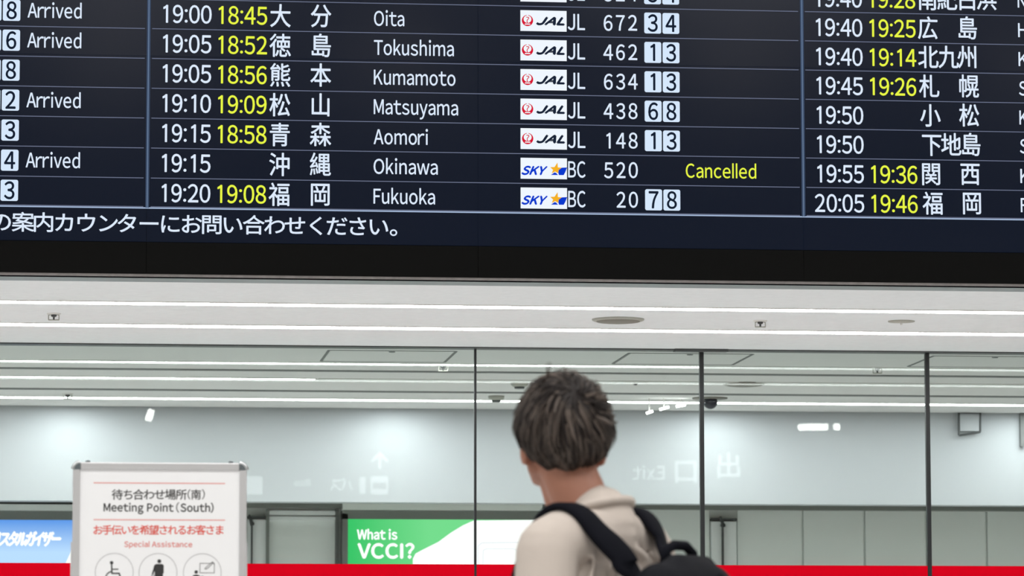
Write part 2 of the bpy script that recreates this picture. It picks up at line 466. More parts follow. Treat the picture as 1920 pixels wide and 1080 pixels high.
def ad_green(r, X0, X1, z0, z1, pl):
    off = root_of(r)
    m = grad_emis('lightbox_green', (0.05, 0.66, 0.17, 1), (0.22, 0.86, 0.33, 1), 0, onY(655, 1010, YL).x - off.x, onY(800, 1010, YL).x - off.x)
    obj('poster', B((X0, YL - 0.12, z0), (X1, YL - 0.10, z1)), m, r)
    t = bmesh.new()
    # white swoosh area filling the right of the poster
    pts = [P_(pl, *q) for q in ((888, 976), (868, 985), (845, 999), (822, 1016), (806, 1029), (790, 1032), (779, 1038), (774, 1048), (774, 1060))]
    add_poly(t, pl, [(X1, z1)] + [pts[0]] + pts[1:] + [(pts[-1][0], z0), (X1, z0)], 0.002)
    obj('white_field', t, M['ad_white'], r)
    t = bmesh.new()
    add_stroke(t, pl, [P_(pl, *q) for q in ((896, 1075), (896, 1024), (903, 1018), (968, 1017), (980, 1019), (986, 1028), (990, 1075))], 0.006, 0.004)
    add_stroke(t, pl, [P_(pl, *q) for q in ((905, 1075), (906, 1032), (912, 1029), (962, 1029), (970, 1032), (972, 1075))], 0.005, 0.004)
    obj('outline_drawing', t, M['ad_faint'], r)
    t = bmesh.new()
    cap = 17.5 / F_PX * YL
    a, b = P_(pl, 669, 1011), P_(pl, 745, 1011); add_word(t, pl, 'What is', a[0], b[0], a[1], cap, 0.004, 0.045)
    cap = 26 / F_PX * YL
    a, b = P_(pl, 670, 1046), P_(pl, 777, 1046); add_word(t, pl, 'VCCI?', a[0], b[0], a[1], cap, 0.004, 0.05)
    obj('lettering', t, M['ad_white'], r)
lightbox(652, 1006, 974, 'green and white advertising lightbox reading What is VCCI, beyond the glass', ad_green)

# ------------------------------------------------------------------ glass partition
ZR0, ZR1 = 1.42, onY(960, 1058.5, YG).z
def xg(x): return onY(x, 900, YG).x
pane_edges = [XL, xg(891), xg(1316.3), xg(1740.5), xg(2166), XR]
for i in range(5):
    a, b = pane_edges[i] + 0.003, pane_edges[i + 1] - 0.003
    w = struct('window_%d' % (i + 1), B((a, YG - 0.006, 0.0), (b, YG + 0.006, HC - 0.004)), M['glass'])
    obj('red_band', B((a, YG - 0.009, ZR0), (b, YG - 0.0065, ZR1)), M['red'], w)
hw = 4.6 / F_PX * YG
struct('trim_10', B((pane_edges[1] - 0.005, YG - 0.011, 0), (pane_edges[1] + 0.005, YG + 0.011, HC - 0.006)), M['mullion'])
for nm, i in (('trim_11', 2), ('trim_12', 3), ('trim_13', 4)):
    struct(nm, B((pane_edges[i] - hw * 0.9, YG - 0.012, 0), (pane_edges[i] + hw * 0.9, YG + 0.012, HC - 0.006), 0.002), M['mullion'])
p = onZ(1312, 653.5, HC)
hd = B((onY(1262, 653, YG).x, YG - 0.055, HC - 0.012), (onY(1362, 653, YG).x, YG + 0.0, HC + 0.0), 0.002)
tag(obj('mullion_head_plate', hd, M['dark'], loc=(p.x, YG, HC)), 'flat dark bracket on the ceiling over the middle black mullion', 'bracket')

# ------------------------------------------------------------------ ceiling light lines
def strip(y, half, m, label, group, x0=None, x1=None, name='linear_ceiling_light'):
    a, b = onZ(960, y - half, HC).y, onZ(960, y + half, HC).y
    X0 = XL + 0.3 if x0 is None else onZ(x0, y + (x0 - 960) * 0.0088, HC).x
    X1 = XR - 0.3 if x1 is None else onZ(x1, y + (x1 - 960) * 0.0088, HC).x
    r = empty(name, ((X0 + X1) / 2, (a + b) / 2, HC), label, 'ceiling light', group)
    h = bmesh.new(); e = 0.008
    box(h, (X0 - e, a - e, HC - 0.004), (X1 + e, a, HC)); box(h, (X0 - e, b, HC - 0.004), (X1 + e, b + e, HC))
    box(h, (X0 - e, a, HC - 0.004), (X0, b, HC)); box(h, (X1, a, HC - 0.004), (X1 + e, b, HC))
    obj('housing', h, M['fix_white'], r)
    obj('diffuser', B((X0, a, HC - 0.003), (X1, b, HC - 0.0005)), m, r)
    return r
G1 = 'light lines in the low ceiling before the glass'
G2 = 'light lines in the ceiling behind the glass'
strip(575, 2.4, M['led'], 'long white light line in the ceiling, nearer the display board', G1)
strip(616.5, 2.4, M['led'], 'long white light line in the ceiling, nearer the glass wall', G1)
strip(684, 1.1, M['led_hall'], 'light line mirrored in the glass, just behind the ceiling hatches', G2, x1=1312)  # strips built in the hall for reflections of the near light lines
strip(684, 1.1, M['line_dim'], 'dim light line mirrored in the glass, right of the middle black mullion', G2, x0=1322)
strip(713.5, 1.0, M['led_hall'], 'shorter light line mirrored in the glass, bright at the left half only', G2, x1=590)  # second mirrored line, also built as a strip in the hall
strip(713.5, 1.0, M['line_dim'], 'dim light line mirrored in the glass, passing behind the head', G2, x0=600)
strip(751.5, 1.6, M['led_hall'], 'bright light line beyond the glass, closest to the white wall', G2)

# ceiling fittings -----------------------------------------------------------
def sprinkler(x, y, s, label):
    p = onZ(x, y, HC)
    r = empty('fire_sprinkler', p, label, 'sprinkler', 'sprinkler heads on the low ceilings')
    t = bmesh.new(); lathe(t, [(0, 0), (0.030 * s, 0), (0.026 * s, -0.005), (0, -0.006)], p, 20); obj('escutcheon', t, M['fix_white'], r)
    t = bmesh.new()
    for sg in (-1, 1):
        tube(t, [(p.x + sg * 0.008 * s, p.y, p.z - 0.004), (p.x + sg * 0.021 * s, p.y, p.z - 0.008 * s), (p.x + sg * 0.021 * s, p.y, p.z - 0.026 * s)], 0.0022 * s, 6)
    tube(t, [(p.x - 0.022 * s, p.y, p.z - 0.027 * s), (p.x + 0.022 * s, p.y, p.z - 0.027 * s)], 0.0026 * s, 6)
    obj('yoke', t, M['fix_beige'], r)
    t = bmesh.new(); lathe(t, [(0, -0.005), (0.012 * s, -0.005), (0.011 * s, -0.013 * s), (0.004 * s, -0.016 * s), (0.004 * s, -0.026 * s), (0, -0.026 * s)], p, 14); obj('bulb_body', t, M['dark'], r)
sprinkler(101, 587.5, 1.0, 'small sprinkler head on the ceiling above the meeting sign')
sprinkler(1425.5, 601, 1.0, 'small sprinkler head on the ceiling, right of the round speaker')
sprinkler(127, 738, 1.0, 'sprinkler head beyond the glass, above the meeting sign')
sprinkler(831, 684.5, 1.0, 'sprinkler head beyond the glass, by the thin glass joint')
sprinkler(1645, 689, 1.0, 'sprinkler head beyond the glass, left of the last black mullion')

def speaker(x, y, wpx, label, deep):
    p = onZ(x, y, HC); R = wpx / 2 / F_PX * p.y
    r = empty('ceiling_speaker', p, label, 'ceiling speaker', 'round ceiling speakers')
    t = bmesh.new(); lathe(t, [(R * 0.84, 0), (R, 0), (R * 0.99, -0.005), (R * 0.9, -0.009), (R * 0.84, -0.009)], p, 48); obj('rim', t, M['fix_beige'] if deep else M['fix_grey'], r, True)
    t = bmesh.new(); lathe(t, [(0, -0.016), (R * 0.5, -0.0155), (R * 0.8, -0.012), (R * 0.85, -0.006), (R * 0.85, 0)], p, 48); obj('grille', t, M['fix_grey'], r, True)
speaker(1159, 598.5, 100, 'round ceiling speaker with grey grille above the person', True)
speaker(1395, 719, 80, 'round ceiling speaker beyond the glass, right of the middle mullion', False)

p = onZ(1690, 602, HC); R = 26 / F_PX * p.y
r = empty('sprinkler_cover', p, 'flat round ceiling cover with a tiny tip, far right', 'ceiling cover')
t = bmesh.new(); lathe(t, [(0, 0), (R, 0), (R * 0.97, -0.004), (R * 0.4, -0.007), (0, -0.008)], p, 36); obj('plate', t, M['fix_beige'], r, True)
t = bmesh.new(); lathe(t, [(0, -0.006), (0.006, -0.006), (0.004, -0.016), (0, -0.017)], p, 12); obj('tip', t, M['fix_white'], r)
p = onZ(1191, 716, HC); R = 26 / F_PX * p.y
r = empty('sprinkler_cover', p, 'flat round ceiling cover beyond the glass, right of the head', 'ceiling cover')
t = bmesh.new(); lathe(t, [(0, 0), (R, 0), (R * 0.97, -0.004), (R * 0.4, -0.007), (0, -0.008)], p, 36); obj('plate', t, M['fix_white'], r, True)
t = bmesh.new(); lathe(t, [(0, -0.006), (0.012, -0.006), (0.009, -0.016), (0, -0.018)], p, 12); obj('tip', t, M['dark'], r)

def detector(x, y, wpx, label):
    p = onZ(x, y, HC); R = wpx / 2 / F_PX * p.y
    r = empty('smoke_detector', p, label, 'smoke detector', 'smoke detectors beyond the glass')
    t = bmesh.new(); lathe(t, [(0, 0), (R, 0), (R * 0.97, -0.012), (R * 0.7, -0.022), (0, -0.022)], p, 30); obj('base', t, M['fix_beige'], r, True)
    t = bmesh.new(); lathe(t, [(0, -0.022), (R * 0.58, -0.022), (R * 0.55, -0.031), (0, -0.031)], p, 24); obj('sensor', t, M['dark'], r)
detector(930.5, 742.5, 31, 'smoke detector beyond the glass, next to the thin glass joint')
detector(974, 717, 34, 'smoke detector beyond the glass, just left of the hair')

p = onZ(1331, 746, HC); R = 34 / F_PX * p.y
r = empty('dome_camera', p, 'dark dome camera on a round plate beyond the glass', 'security camera')
t = bmesh.new(); lathe(t, [(0, 0), (R, 0), (R * 0.98, -0.006), (0, -0.008)], p, 40); obj('plate', t, M['fix_grey'], r, True)
t = bmesh.new(); q = p + Vector((0.003, 0, 0)); D = 0.037
lathe(t, [(D * 0.95, -0.006)] + [(D * math.cos(math.radians(a)), -0.022 - D * math.sin(math.radians(a))) for a in range(0, 90, 10)] + [(0, -0.022 - D)], q, 30); obj('dome', t, M['fix_dome'], r, True)

def hatch(xa, xb, label):
    ya, yb = onZ(960, 659.5, HC).y, onZ(960, 680, HC).y
    X0, X1 = onZ(xa, 659 + (xa - 960) * 0.0092, HC).x, onZ(xb, 659 + (xb - 960) * 0.0092, HC).x
    r = empty('ceiling_hatch', ((X0 + X1) / 2, (ya + yb) / 2, HC), label, 'ceiling hatch', 'access hatches in the hall ceiling')
    obj('panel', B((X0 + 0.01, ya + 0.01, HC - 0.0015), (X1 - 0.01, yb - 0.01, HC)), M['ceil_hall'], r)
    t = bmesh.new(); g = 0.006
    box(t, (X0 - g, ya, HC - 0.002), (X0 + g, yb, HC)); box(t, (X1 - g, ya, HC - 0.002), (X1 + g, yb, HC))
    box(t, (X0, ya - g, HC - 0.002), (X1, ya + g, HC)); box(t, (X0, yb - g * 1.8, HC - 0.002), (X1, yb + g * 1.8, HC))
    obj('joint', t, M['groove'], r)
    c = onZ(xa + (xb - xa) * 0.49, 659.5, HC)
    t = bmesh.new(); lathe(t, [(0, 0), (0.016, 0), (0.014, -0.004), (0, -0.005)], ((X0 + X1) / 2, ya + 0.04, HC), 16); obj('latch', t, M['dark'], r)
hatch(617, 856, 'ceiling hatch outline beyond the left glass pane')
hatch(1181, 1413, 'ceiling hatch outline crossed by the middle black mullion')
hatch(1752, 1990, 'ceiling hatch outline crossed by the last black mullion')

# small framed bracket and edge post on the white wall, far right
r = empty('wall_sign_frame', onY(1819, 800, YW - 0.02), 'small empty rectangular frame hung on the white wall, far right', 'sign frame')
pl = Plane((0, YW - 0.03, 0), (1, 0, 0), (0, 0, 1))
for q in (((1798, 774), (1798, 816)), ((1798, 816), (1838, 810)), ((1838, 810), (1838, 774))):
    a, b = onY(*q[0], YW - 0.03), onY(*q[1], YW - 0.03)
    t = bmesh.new(); tube(t, [a, b], 0.006, 8); obj('rail', t, M['dark'], r)
obj('backing', B(onY(1800, 776, YW - 0.03), onY(1836, 809, YW - 0.002)), M['wall_hall'], r)
struct('trim_14', B((onY(1911, 800, YW).x, YW - 0.03, onY(1911, 838, YW).z), (onY(1918, 800, YW).x, YW, HC)), M['groove'])

# downlights washing the white wall beyond the glass
for i, x in enumerate((-470, 130, 740, 1350, 1960)):
    p = onZ(x, 762, HC)
    l = bpy.data.lights.new('wall_washer', 'AREA'); l.shape = 'DISK'; l.size = 0.36; l.energy = 3.9
    l.color = (0.92, 0.97, 1.0)
    o = bpy.data.objects.new('wall_washer', l); COL.objects.link(o)
    o.location = (p.x, YW - 0.30, HC - 0.006)
area('hall_wall_fill', (1.5, YW - 0.2, HC - 0.01), 14, 0.06, 11, COOL)  # unseen line light added to brighten the top of the wall
area('hall_fill', (1.5, (YG + YW) / 2 + 0.6, HC - 0.01), 12, 0.08, 78, COOL)  # unseen line light added to raise the brightness of the whole hall

# ------------------------------------------------------------------ arrivals board
UW, UH = 1.2135, 0.6846
U0, V0 = 0.262777, CAM_H + 1.705243
PL = Plane((0, YB, 0), (1, 0, 0), (0, 0, 1))
def uv(x, y):
    p = onY(x, y, YB); return p.x, p.z
board = empty('arrivals_board', (U0 + UW, YB + 0.09, V0 - 0.13), 'wide black arrivals display board hung across the top with flight rows', 'display board')
for i in range(-1, 4):
    for j in range(0, 3):
        a = U0 + UW * i; b = V0 + UH * j
        obj('display_panel', B((a + 0.0007, YB, b + 0.0007), (a + UW - 0.0007, YB + 0.008, b + UH - 0.0007)), M['screen'], board)
obj('backing_frame', B((U0 - UW, YB + 0.0085, uv(0, 515.0)[1]), (U0 + UW * 4, YS - 0.001, V0 + UH * 3)), M['black'], board)
zb = uv(0, 510.0)[1]; zc = uv(0, 515.2)[1]
for i in range(-1, 4):
    a = U0 + UW * i
    obj('bezel', B((a + 0.0006, YB - 0.004, zb), (a + UW - 0.0006, YB + 0.008, V0 - 0.0018)), M['bezel'], board)
obj('bottom_lip', B((U0 - UW, YB - 0.001, zc), (U0 + UW * 4, YB + 0.008, zb - 0.0008)), M['lip'], board)

# divider heights, measured on the photo and averaged
DV_PX = [(2, 10.5, 23), (56.3, 66, 75.7), (113, 122.5, 131), (169.3, 177.2, 186.7), (225, 233, 241.2), (280.5, 288.2, 296.2), (336.3, 344, 350.6), (392.5, 399.6, 406.3)]
zs = [(uv(480, a)[1] + uv(960, b)[1] + uv(1520, c)[1]) / 3 for a, b, c in DV_PX]
n_ = len(zs); mi = (n_ - 1) / 2; mz = sum(zs) / n_
RP = sum((i - mi) * (z - mz) for i, z in enumerate(zs)) / sum((i - mi) ** 2 for i in range(n_))     # negative pitch
DV = [mz + RP * (i - mi) for i in range(-1, n_)]            # DV[0] is one above the first; DV[k+1] = divider k
def dz(k): return DV[k + 1]
D1, D2, D3 = 0.0008, 0.0014, 0.0020
PXM = 14.35 / F_PX
def U(x, y): return uv(x, y)[0]
BL, BR = U0 - UW + 0.02, U0 + UW * 4 - 0.02
COLX = [(BL, U(270.5, 200)), (U(284, 200), U(1498, 200)), (U(1510.5, 200), BR)]
LW = 1.5 * PXM
for k in range(0, 8):
    for c in range(3):
        pass
# column bars
for x0, x1, y in ((275.6, 282.2, 60), (1500.8, 1507.4, 120)):
    t = bmesh.new(); a, b = U(x0, y), U(x1, y)
    add_poly(t, PL, rect(a, b, dz(7), V0 + UH * 3 - 0.05), D1)
    o = obj('column_bar', t, M['bar'], board)
    t = bmesh.new()
    w = 1.1 * PXM
    m_ = (a + b) / 2
    add_poly(t, PL, rect(m_ - w / 2, m_ + w / 2, dz(7), V0 + UH * 3 - 0.05), D2)
    obj('bar_highlight', t, M['bar_edge'], o)
t = bmesh.new(); add_poly(t, PL, rect(BL, BR, dz(7) - 1.2 * PXM, dz(7) + 1.2 * PXM), D1)
obj('bottom_rule', t, M['line_b'], board)

def row(c, k):
    """row k lies under divider k-1 ... its own lower divider is k."""
    t = bmesh.new(); add_poly(t, PL, rect(COLX[c][0], COLX[c][1], dz(k) - LW / 2, dz(k) + LW / 2), D1)
    if k == 7:
        bmesh.ops.translate(t, verts=t.verts, vec=(0, 0, 2.4 * PXM))
    return obj('flight_row', t, M['line'], board)
def word(par, name, s, x0, x1, yref, kref, k, ybase, cap, m, off=0.012, dep=D2, shear=0.0):
    """x0,x1,ybase measured on the photo in the row above divider kref; moved to the row above divider k."""
    xm = (x0 + x1) / 2
    u0, u1 = U(x0, yref), U(x1, yref); vb = uv(xm, ybase)[1] - dz(kref) + dz(k)
    t = bmesh.new(); add_word(t, PL, s, u0, u1, vb, cap * PXM, dep, off, shear)
    return obj(name, t, m, par)
DIGW = 0.78
def digit(t, ch, uc, vb, cap, d, e=0.014):
    v, f = glyphs(wide(ch)); a, b, _, _ = bbox(v); s = cap / (CAPH - BASE); mid = (a + b) / 2
    if ch == ':': # two dots on the digits' own height
        for y in (0.10, 0.70):
            add_poly(t, PL, circ(uc, vb + cap * y, cap * 0.085, 14), d)
        return
    put(t, PL, [(uc + (p - mid) * s * DIGW, vb + (q - BASE) * s) for p, q in v], f, d, e * cap)
def times(par, s, x0, x1, kref, k, ybase, cap, m, name):
    """fixed digit cells so that every time column lines up."""
    u0, u1 = U(x0, ybase), U(x1, ybase); vb = uv((x0 + x1) / 2, ybase)[1] - dz(kref) + dz(k)
    w = u1 - u0; t = bmesh.new()
    cells = (0.085, 0.329, 0.492, 0.656, 0.892)
    for ch, cc in zip(s, cells):
        digit(t, ch, u0 + w * cc, vb, cap * PXM, D2)
    return obj(name, t, m, par)
def kan(par, name, items, kref, k, yc, m):
    for ch, xc in items:
        t = bmesh.new()
        u, v = uv(xc, yc); v = v - dz(kref) + dz(k)
        add_kanji(t, PL, ch, u, v, 34.0 * PXM, 41 * PXM, D2, 0.012)
        obj(name, t, m, par)
def tile(par, ch, x0, x1, ytop, ybot, kref, k):
    xm = (x0 + x1) / 2
    dzk = dz(k) - dz(kref)
    a, b = U(x0, ytop), U(x1, ytop); v1 = uv(xm, ytop)[1] + dzk; v0 = uv(xm, ybot)[1] + dzk
    t = bmesh.new(); add_poly(t, PL, rrect(a, b, v0, v1, 3.5 * PXM), D2)
    o = obj('gate_tile', t, M['tile'], par)
    if ch:
        t = bmesh.new(); cap = 31.5 * PXM
        digit(t, ch, (a + b) / 2, v0 + (v1 - v0 - cap) / 2, cap, D3, 0.022)
        obj('gate_digit', t, M['tile_txt'], o)
    return o
def logo(par, kind, kref, k):
    dzk = dz(k) - dz(kref)
    def q(x, y):
        u, v = uv(x, y); return (u, v + dzk)
    u0, v1 = q(975.7, 74.4); u1, v0 = q(1062.5, 114.6)
    v1 = (v1 + q(1062.5, 75.6)[1]) / 2; v0 = (v0 + q(975.7, 113.3)[1]) / 2
    t = bmesh.new(); add_poly(t, PL, rect(u0, u1, v0, v1), D1)
    o = obj('airline_logo', t, M['logo_bg'], par)
    s = (u1 - u0) / 86.8
    def L(x, y): return (u0 + x * s, v1 - y * s)
    if kind == 'crane':
        t = bmesh.new(); c = L(13.3, 19.5); add_poly(t, PL, circ(c[0], c[1], 10.6 * s, 32), D2)
        obj('red_disc', t, M['logo_red'], o)
        t = bmesh.new()
        c2 = L(13.3, 17.0)       # raised wings closing to a round
        add_poly(t, PL, [(c2[0] + 7.4 * s * math.cos(a), c2[1] + 7.0 * s * math.sin(a)) for a in (2 * math.pi * j / 28 for j in range(28))], D3)
        add_poly(t, PL, [L(*a) for a in ((11.4, 7.6), (15.2, 7.6), (14.2, 11), (12.4, 11))], D3)
        add_poly(t, PL, [L(*a) for a in ((8.5, 25.2), (18.1, 25.2), (18.6, 27.2), (8, 27.2))], D3)
        obj('crane_mark', t, M['logo_bg'], o)
        t = bmesh.new(); add_stroke(t, PL, [L(*a) for a in ((13.2, 24.5), (12.3, 21), (12.8, 18.6), (15.6, 15.6), (15.3, 13.6), (11.2, 13.2))], 1.5 * s, D3 + 0.0004)
        obj('crane_neck', t, M['logo_red'], o)
        t = bmesh.new()
        a = L(29, 26.5); b = L(84.0, 26.5)
        add_word(t, PL, 'JAL', a[0], b[0], a[1], 13.4 * s, D2, 0.105, 0.42)
        obj('lettering', t, M['logo_dark'], o)
    else:
        t = bmesh.new(); a = L(1.2, 31.2); b = L(51.0, 31.2)
        add_word(t, PL, 'SKY', a[0], b[0], a[1], 15.2 * s, D2, 0.065, 0.40); obj('lettering', t, M['logo_blue'], o)
        t = bmesh.new(); add_poly(t, PL, [L(*a) for a in ((73, 19), (77, 17.6), (87, 17), (83.5, 26), (80.5, 31.5), (71.5, 31.5), (70.5, 27), (71, 22.5))], D2)
        add_poly(t, PL, [L(*a) for a in ((56.5, 31.5), (60, 29.3), (63.5, 26.6), (66.5, 27.6), (70, 31.5))], D2)
        obj('blue_swoosh', t, M['logo_blue'], o)
        t = bmesh.new()
        star = [(69.0, 8.0), (69.6, 17.2), (77, 17.6), (70.8, 22.3), (70.3, 28.5), (64.6, 25.0), (58.0, 28.6), (60.6, 22.0), (55.2, 17.0), (63.4, 16.6)]
        c = L(65.5, 20); vs = [t.verts.new(PL.at(*L(*a), D3)) for a in star]; vc = t.verts.new(PL.at(*c, D3))
        for i in range(len(vs)): t.faces.new((vs[i], vs[(i + 1) % len(vs)], vc))
        obj('gold_star', t, M['logo_gold'], o)

# middle column: reference row sits above divider 2 (k=2)
MID = [(0, None, None, None, None, 'crane', 'JL', '324', '34', None),
       (1, '19:00', '18:45', '大分', 'Oita', 'crane', 'JL', '672', '34', None),
       (2, '19:05', '18:52', '徳島', 'Tokushima', 'crane', 'JL', '462', '13', None),
       (3, '19:05', '18:56', '熊本', 'Kumamoto', 'crane', 'JL', '634', '13', None),
       (4, '19:10', '19:09', '松山', 'Matsuyama', 'crane', 'JL', '438', '68', None),
       (5, '19:15', '18:58', '青森', 'Aomori', 'crane', 'JL', '148', '13', None),
       (6, '19:15', None, '沖縄', 'Okinawa', 'star', 'BC', '520', None, 'Cancelled'),
       (7, '19:20', '19:08', '福岡', 'Fukuoka', 'star', 'BC', '20', '78', None)]
ENX = {'Oita': 757.5, 'Tokushima': 850.5, 'Kumamoto': 853.5, 'Matsuyama': 858.5, 'Aomori': 802, 'Okinawa': 820.5, 'Fukuoka': 815.5}
for k, sch, est, kj, en, lg, code, num, gate, status in MID:
    R_ = row(1, k)
    if sch: times(R_, sch, 302, 396.5, 2, k, 98.8, 33, M['white_txt'], 'scheduled_time')
    if est: times(R_, est, 406, 501, 2, k, 101.0, 33, M['yellow_txt'], 'estimated_time')
    if kj: kan(R_, 'city_character', ((kj[0], 525.5), (kj[1], 601.5)), 2, k, 86.2, M['white_txt'])
    if en: word(R_, 'city_name', en, 701, ENX[en] + 0.5, 90, 2, k, 104.0, 27.5, M['white_txt'])
    logo(R_, lg, 2, k)
    word(R_, 'airline_code', code, 1064.5, 1097, 100, 2, k, 111.2, 30, M['white_txt'])
    t = bmesh.new()
    for i, ch in enumerate(reversed(num)):
        xc = 1186.3 - 23.0 * i
        u, v = uv(xc, 112.4); v = v - dz(2) + dz(k)
        digit(t, ch, u, v, 29 * PXM, D2)
    obj('flight_number', t, M['white_txt'], R_)
    if gate:
        tile(R_, gate[0], 1208, 1239.7, 78.8, 118.0, 2, k); tile(R_, gate[1], 1242.2, 1273.7, 79.6, 118.6, 2, k)
    if status: word(R_, 'status_text', status, 1285.7, 1417.8, 320, 6, k, 333.8, 26, M['yellow_txt'])
# left column (reference row k=2, "6 Arrived" is row 2)
for k, g, st in ((1, '8', 1), (2, '6', 1), (3, '8', 0), (4, '2', 1), (5, '3', 0), (6, '4', 1), (7, '3', 0)):
    R_ = row(0, k)
    tile(R_, g, 5.0, 37.8, 55.8, 95.2, 2, k); tile(R_, None, -30.0, 2.4, 55.2, 94.8, 2, k)
    if st: word(R_, 'status_text', 'Arrived', 51.0, 152.5, 80, 2, k, 89.6, 27, M['white_txt'])
# right column (reference row k=1, 19:40 19:25)
RGT = [(0, '19:40', '19:28', (('南', 1739.5), ('紀', 1776.5), ('白', 1814), ('浜', 1850.5)), 'Nanki-Shirahama'),
       (1, '19:40', '19:25', (('広', 1739.5), ('島', 1813.5)), 'Hiroshima'),
       (2, '19:40', '19:14', (('北', 1739.5), ('九', 1777.5), ('州', 1813.5)), 'Kitakyushu'),
       (3, '19:45', '19:26', (('札', 1741), ('幌', 1814.5)), 'Sapporo'),
       (4, '19:50', None, (('小', 1742), ('松', 1815)), 'Komatsu'),
       (5, '19:50', None, (('下', 1744), ('地', 1780.5), ('島', 1817)), 'Shimojishima'),
       (6, '19:55', '19:36', (('関', 1742), ('西', 1815)), 'Kansai'),
       (7, '20:05', '19:46', (('福', 1745), ('岡', 1817.5)), 'Fukuoka')]
for k, sch, est, kj, en in RGT:
    R_ = row(2, k)
    times(R_, sch, 1526.5, 1617.0, 1, k, 67.8, 33, M['white_txt'], 'scheduled_time')
    if est: times(R_, est, 1627, 1717, 1, k, 69.4, 33, M['yellow_txt'], 'estimated_time')
    kan(R_, 'city_character', kj, 1, k, 53.4, M['white_txt'])
    word(R_, 'city_name', en, 1908.7, 1908.7 + 16.4 * len(en), 60, 1, k, 70.8, 26.5, M['white_txt'])
# message line
t = bmesh.new()
msg = [('の', 2), ('案', 43), ('内', 81.5), ('カ', 121), ('ウ', 161.5), ('ン', 202), ('タ', 238.5), ('ー', 279.5), ('に', 319), ('お', 358.5), ('問', 397), ('い', 436), ('合', 475.5), ('わ', 515), ('せ', 553.5), ('く', 594), ('だ', 631.5), ('さ', 670.5), ('い', 709.5), ('。', 751)]
vm = uv(43, 417)[1]
for ch, xc in msg:
    add_kanji(t, PL, ch, U(xc, 420), vm, 35.5 * PXM, 34 * PXM, D2, 0.012)
obj('message_line', t, M['white_txt'], board)

# ------------------------------------------------------------------ meeting point sign
YSIGN = 9.85
SP = Plane((0, YSIGN, 0), (1, 0, 0), (0, 0, 1))
def sv(x, y): p = onY(x, y, YSIGN); return p.x, p.z
SX0 = sv(135.5, 1000)[0]; SX1 = sv(462, 1000)[0]; SZ1 = sv(299, 867.5)[1]
SPX = YSIGN * 1.0135 / F_PX
SZ0 = 0.62
sign = empty('poster_stand', ((SX0 + SX1) / 2, YSIGN, 0), 'white meeting point poster stand in an aluminium frame', 'sign stand')
fw = 13.5 * SPX
for nm, a, b in (('frame_side', (SX0, YSIGN - 0.006, SZ0 + fw), (SX0 + fw, YSIGN + 0.02, SZ1 - fw * 0.9)), ('frame_side', (SX1 - fw, YSIGN - 0.006, SZ0 + fw), (SX1, YSIGN + 0.02, SZ1 - fw * 0.9)),
                 ('frame_rail', (SX0 + fw, YSIGN - 0.006, SZ1 - fw), (SX1 - fw, YSIGN + 0.02, SZ1)), ('frame_rail', (SX0 + fw, YSIGN - 0.006, SZ0), (SX1 - fw, YSIGN + 0.02, SZ0 + fw))):
    obj(nm, B(a, b, 0.003), M['alu_frame'], sign)
for sx, cx in ((-1, SX0), (1, SX1)):
    for sz, cz in ((1, SZ1), (-1, SZ0)):
        t = bmesh.new(); r_ = 13.2 * SPX; inx = cx - sx * fw; inz = cz - sz * fw
        # rounded outer corner cap
        pts = [(inx, cz), (inx, inz), (cx, inz)]
        arc = [(cx - sx * r_ + sx * r_ * math.cos(math.radians(a)), cz - sz * r_ + sz * r_ * math.sin(math.radians(a))) for a in range(0, 91, 10)]
        ring = [(inx, inz)] + arc
        f0 = [t.verts.new((a, YSIGN - 0.007, b)) for a, b in ring]; f1 = [t.verts.new((a, YSIGN + 0.02, b)) for a, b in ring]
        t.faces.new(f0); t.faces.new(list(reversed(f1)))
        for i in range(len(ring)): t.faces.new((f0[i], f1[i], f1[(i + 1) % len(ring)], f0[(i + 1) % len(ring)]))
        o = obj('corner_cap', t, M['corner'], sign)
        t = bmesh.new()
        tube(t, [(a, YSIGN - 0.004, b) for a, b in arc], 0.0048, 8)
        obj('chrome_rim', t, M['alu'], o)
for x in (165, 433):
    a = sv(x, 863); t = bmesh.new(); lathe(t, [(0, 0), (0.006, 0), (0.006, 0.004), (0, 0.006)], (a[0], YSIGN + 0.008, SZ1), 14); obj('fixing_stud', t, M['corner'], sign)
obj('poster', B((SX0 + fw, YSIGN + 0.0, SZ0 + fw), (SX1 - fw, YSIGN + 0.012, SZ1 - fw)), M['poster'], sign)
SPF = Plane((0, YSIGN - 0.0006, 0), (1, 0, 0), (0, 0, 1))
t = bmesh.new()
for y, hh in ((905.3, 0.9), (974.3, 0.9)):
    a, b = sv(175.5, y), sv(422, y); add_poly(t, SPF, rect(a[0], b[0], a[1] - hh * SPX, a[1] + hh * SPX), 0)
obj('red_rule', t, M['ink_line'], sign)
t = bmesh.new()
for ch, xc in (('待', 220), ('ち', 240.5), ('合', 259.5), ('わ', 279.5), ('せ', 299.5), ('場', 319.5), ('所', 340)):
    a = sv(xc, 927.7); add_kanji(t, SPF, ch, a[0], a[1], 17.8 * SPX, 18 * SPX, 0, 0.012)
for ch, xc in (('(', 354.4), ('南', 367.6), (')', 381.2)):
    a = sv(xc, 927.7)
    if ch == '南': add_kanji(t, SPF, ch, a[0], a[1], 16.4 * SPX, 17.4 * SPX, 0, 0.012)
    else: add_word(t, SPF, ch, a[0] - 2.6 * SPX, a[0] + 2.6 * SPX, sv(xc, 934.5)[1], 14.5 * SPX, 0, 0.004)
obj('japanese_heading', t, M['ink'], sign)
t = bmesh.new()
b_ = sv(299, 959.0)[1]
add_word(t, SPF, 'Meeting Point', sv(194.2, 950)[0], sv(325.5, 950)[0], b_, 14.3 * SPX, 0, 0.03)
add_word(t, SPF, '(', sv(330.2, 950)[0], sv(336, 950)[0], b_, 14.8 * SPX, 0, 0.002)
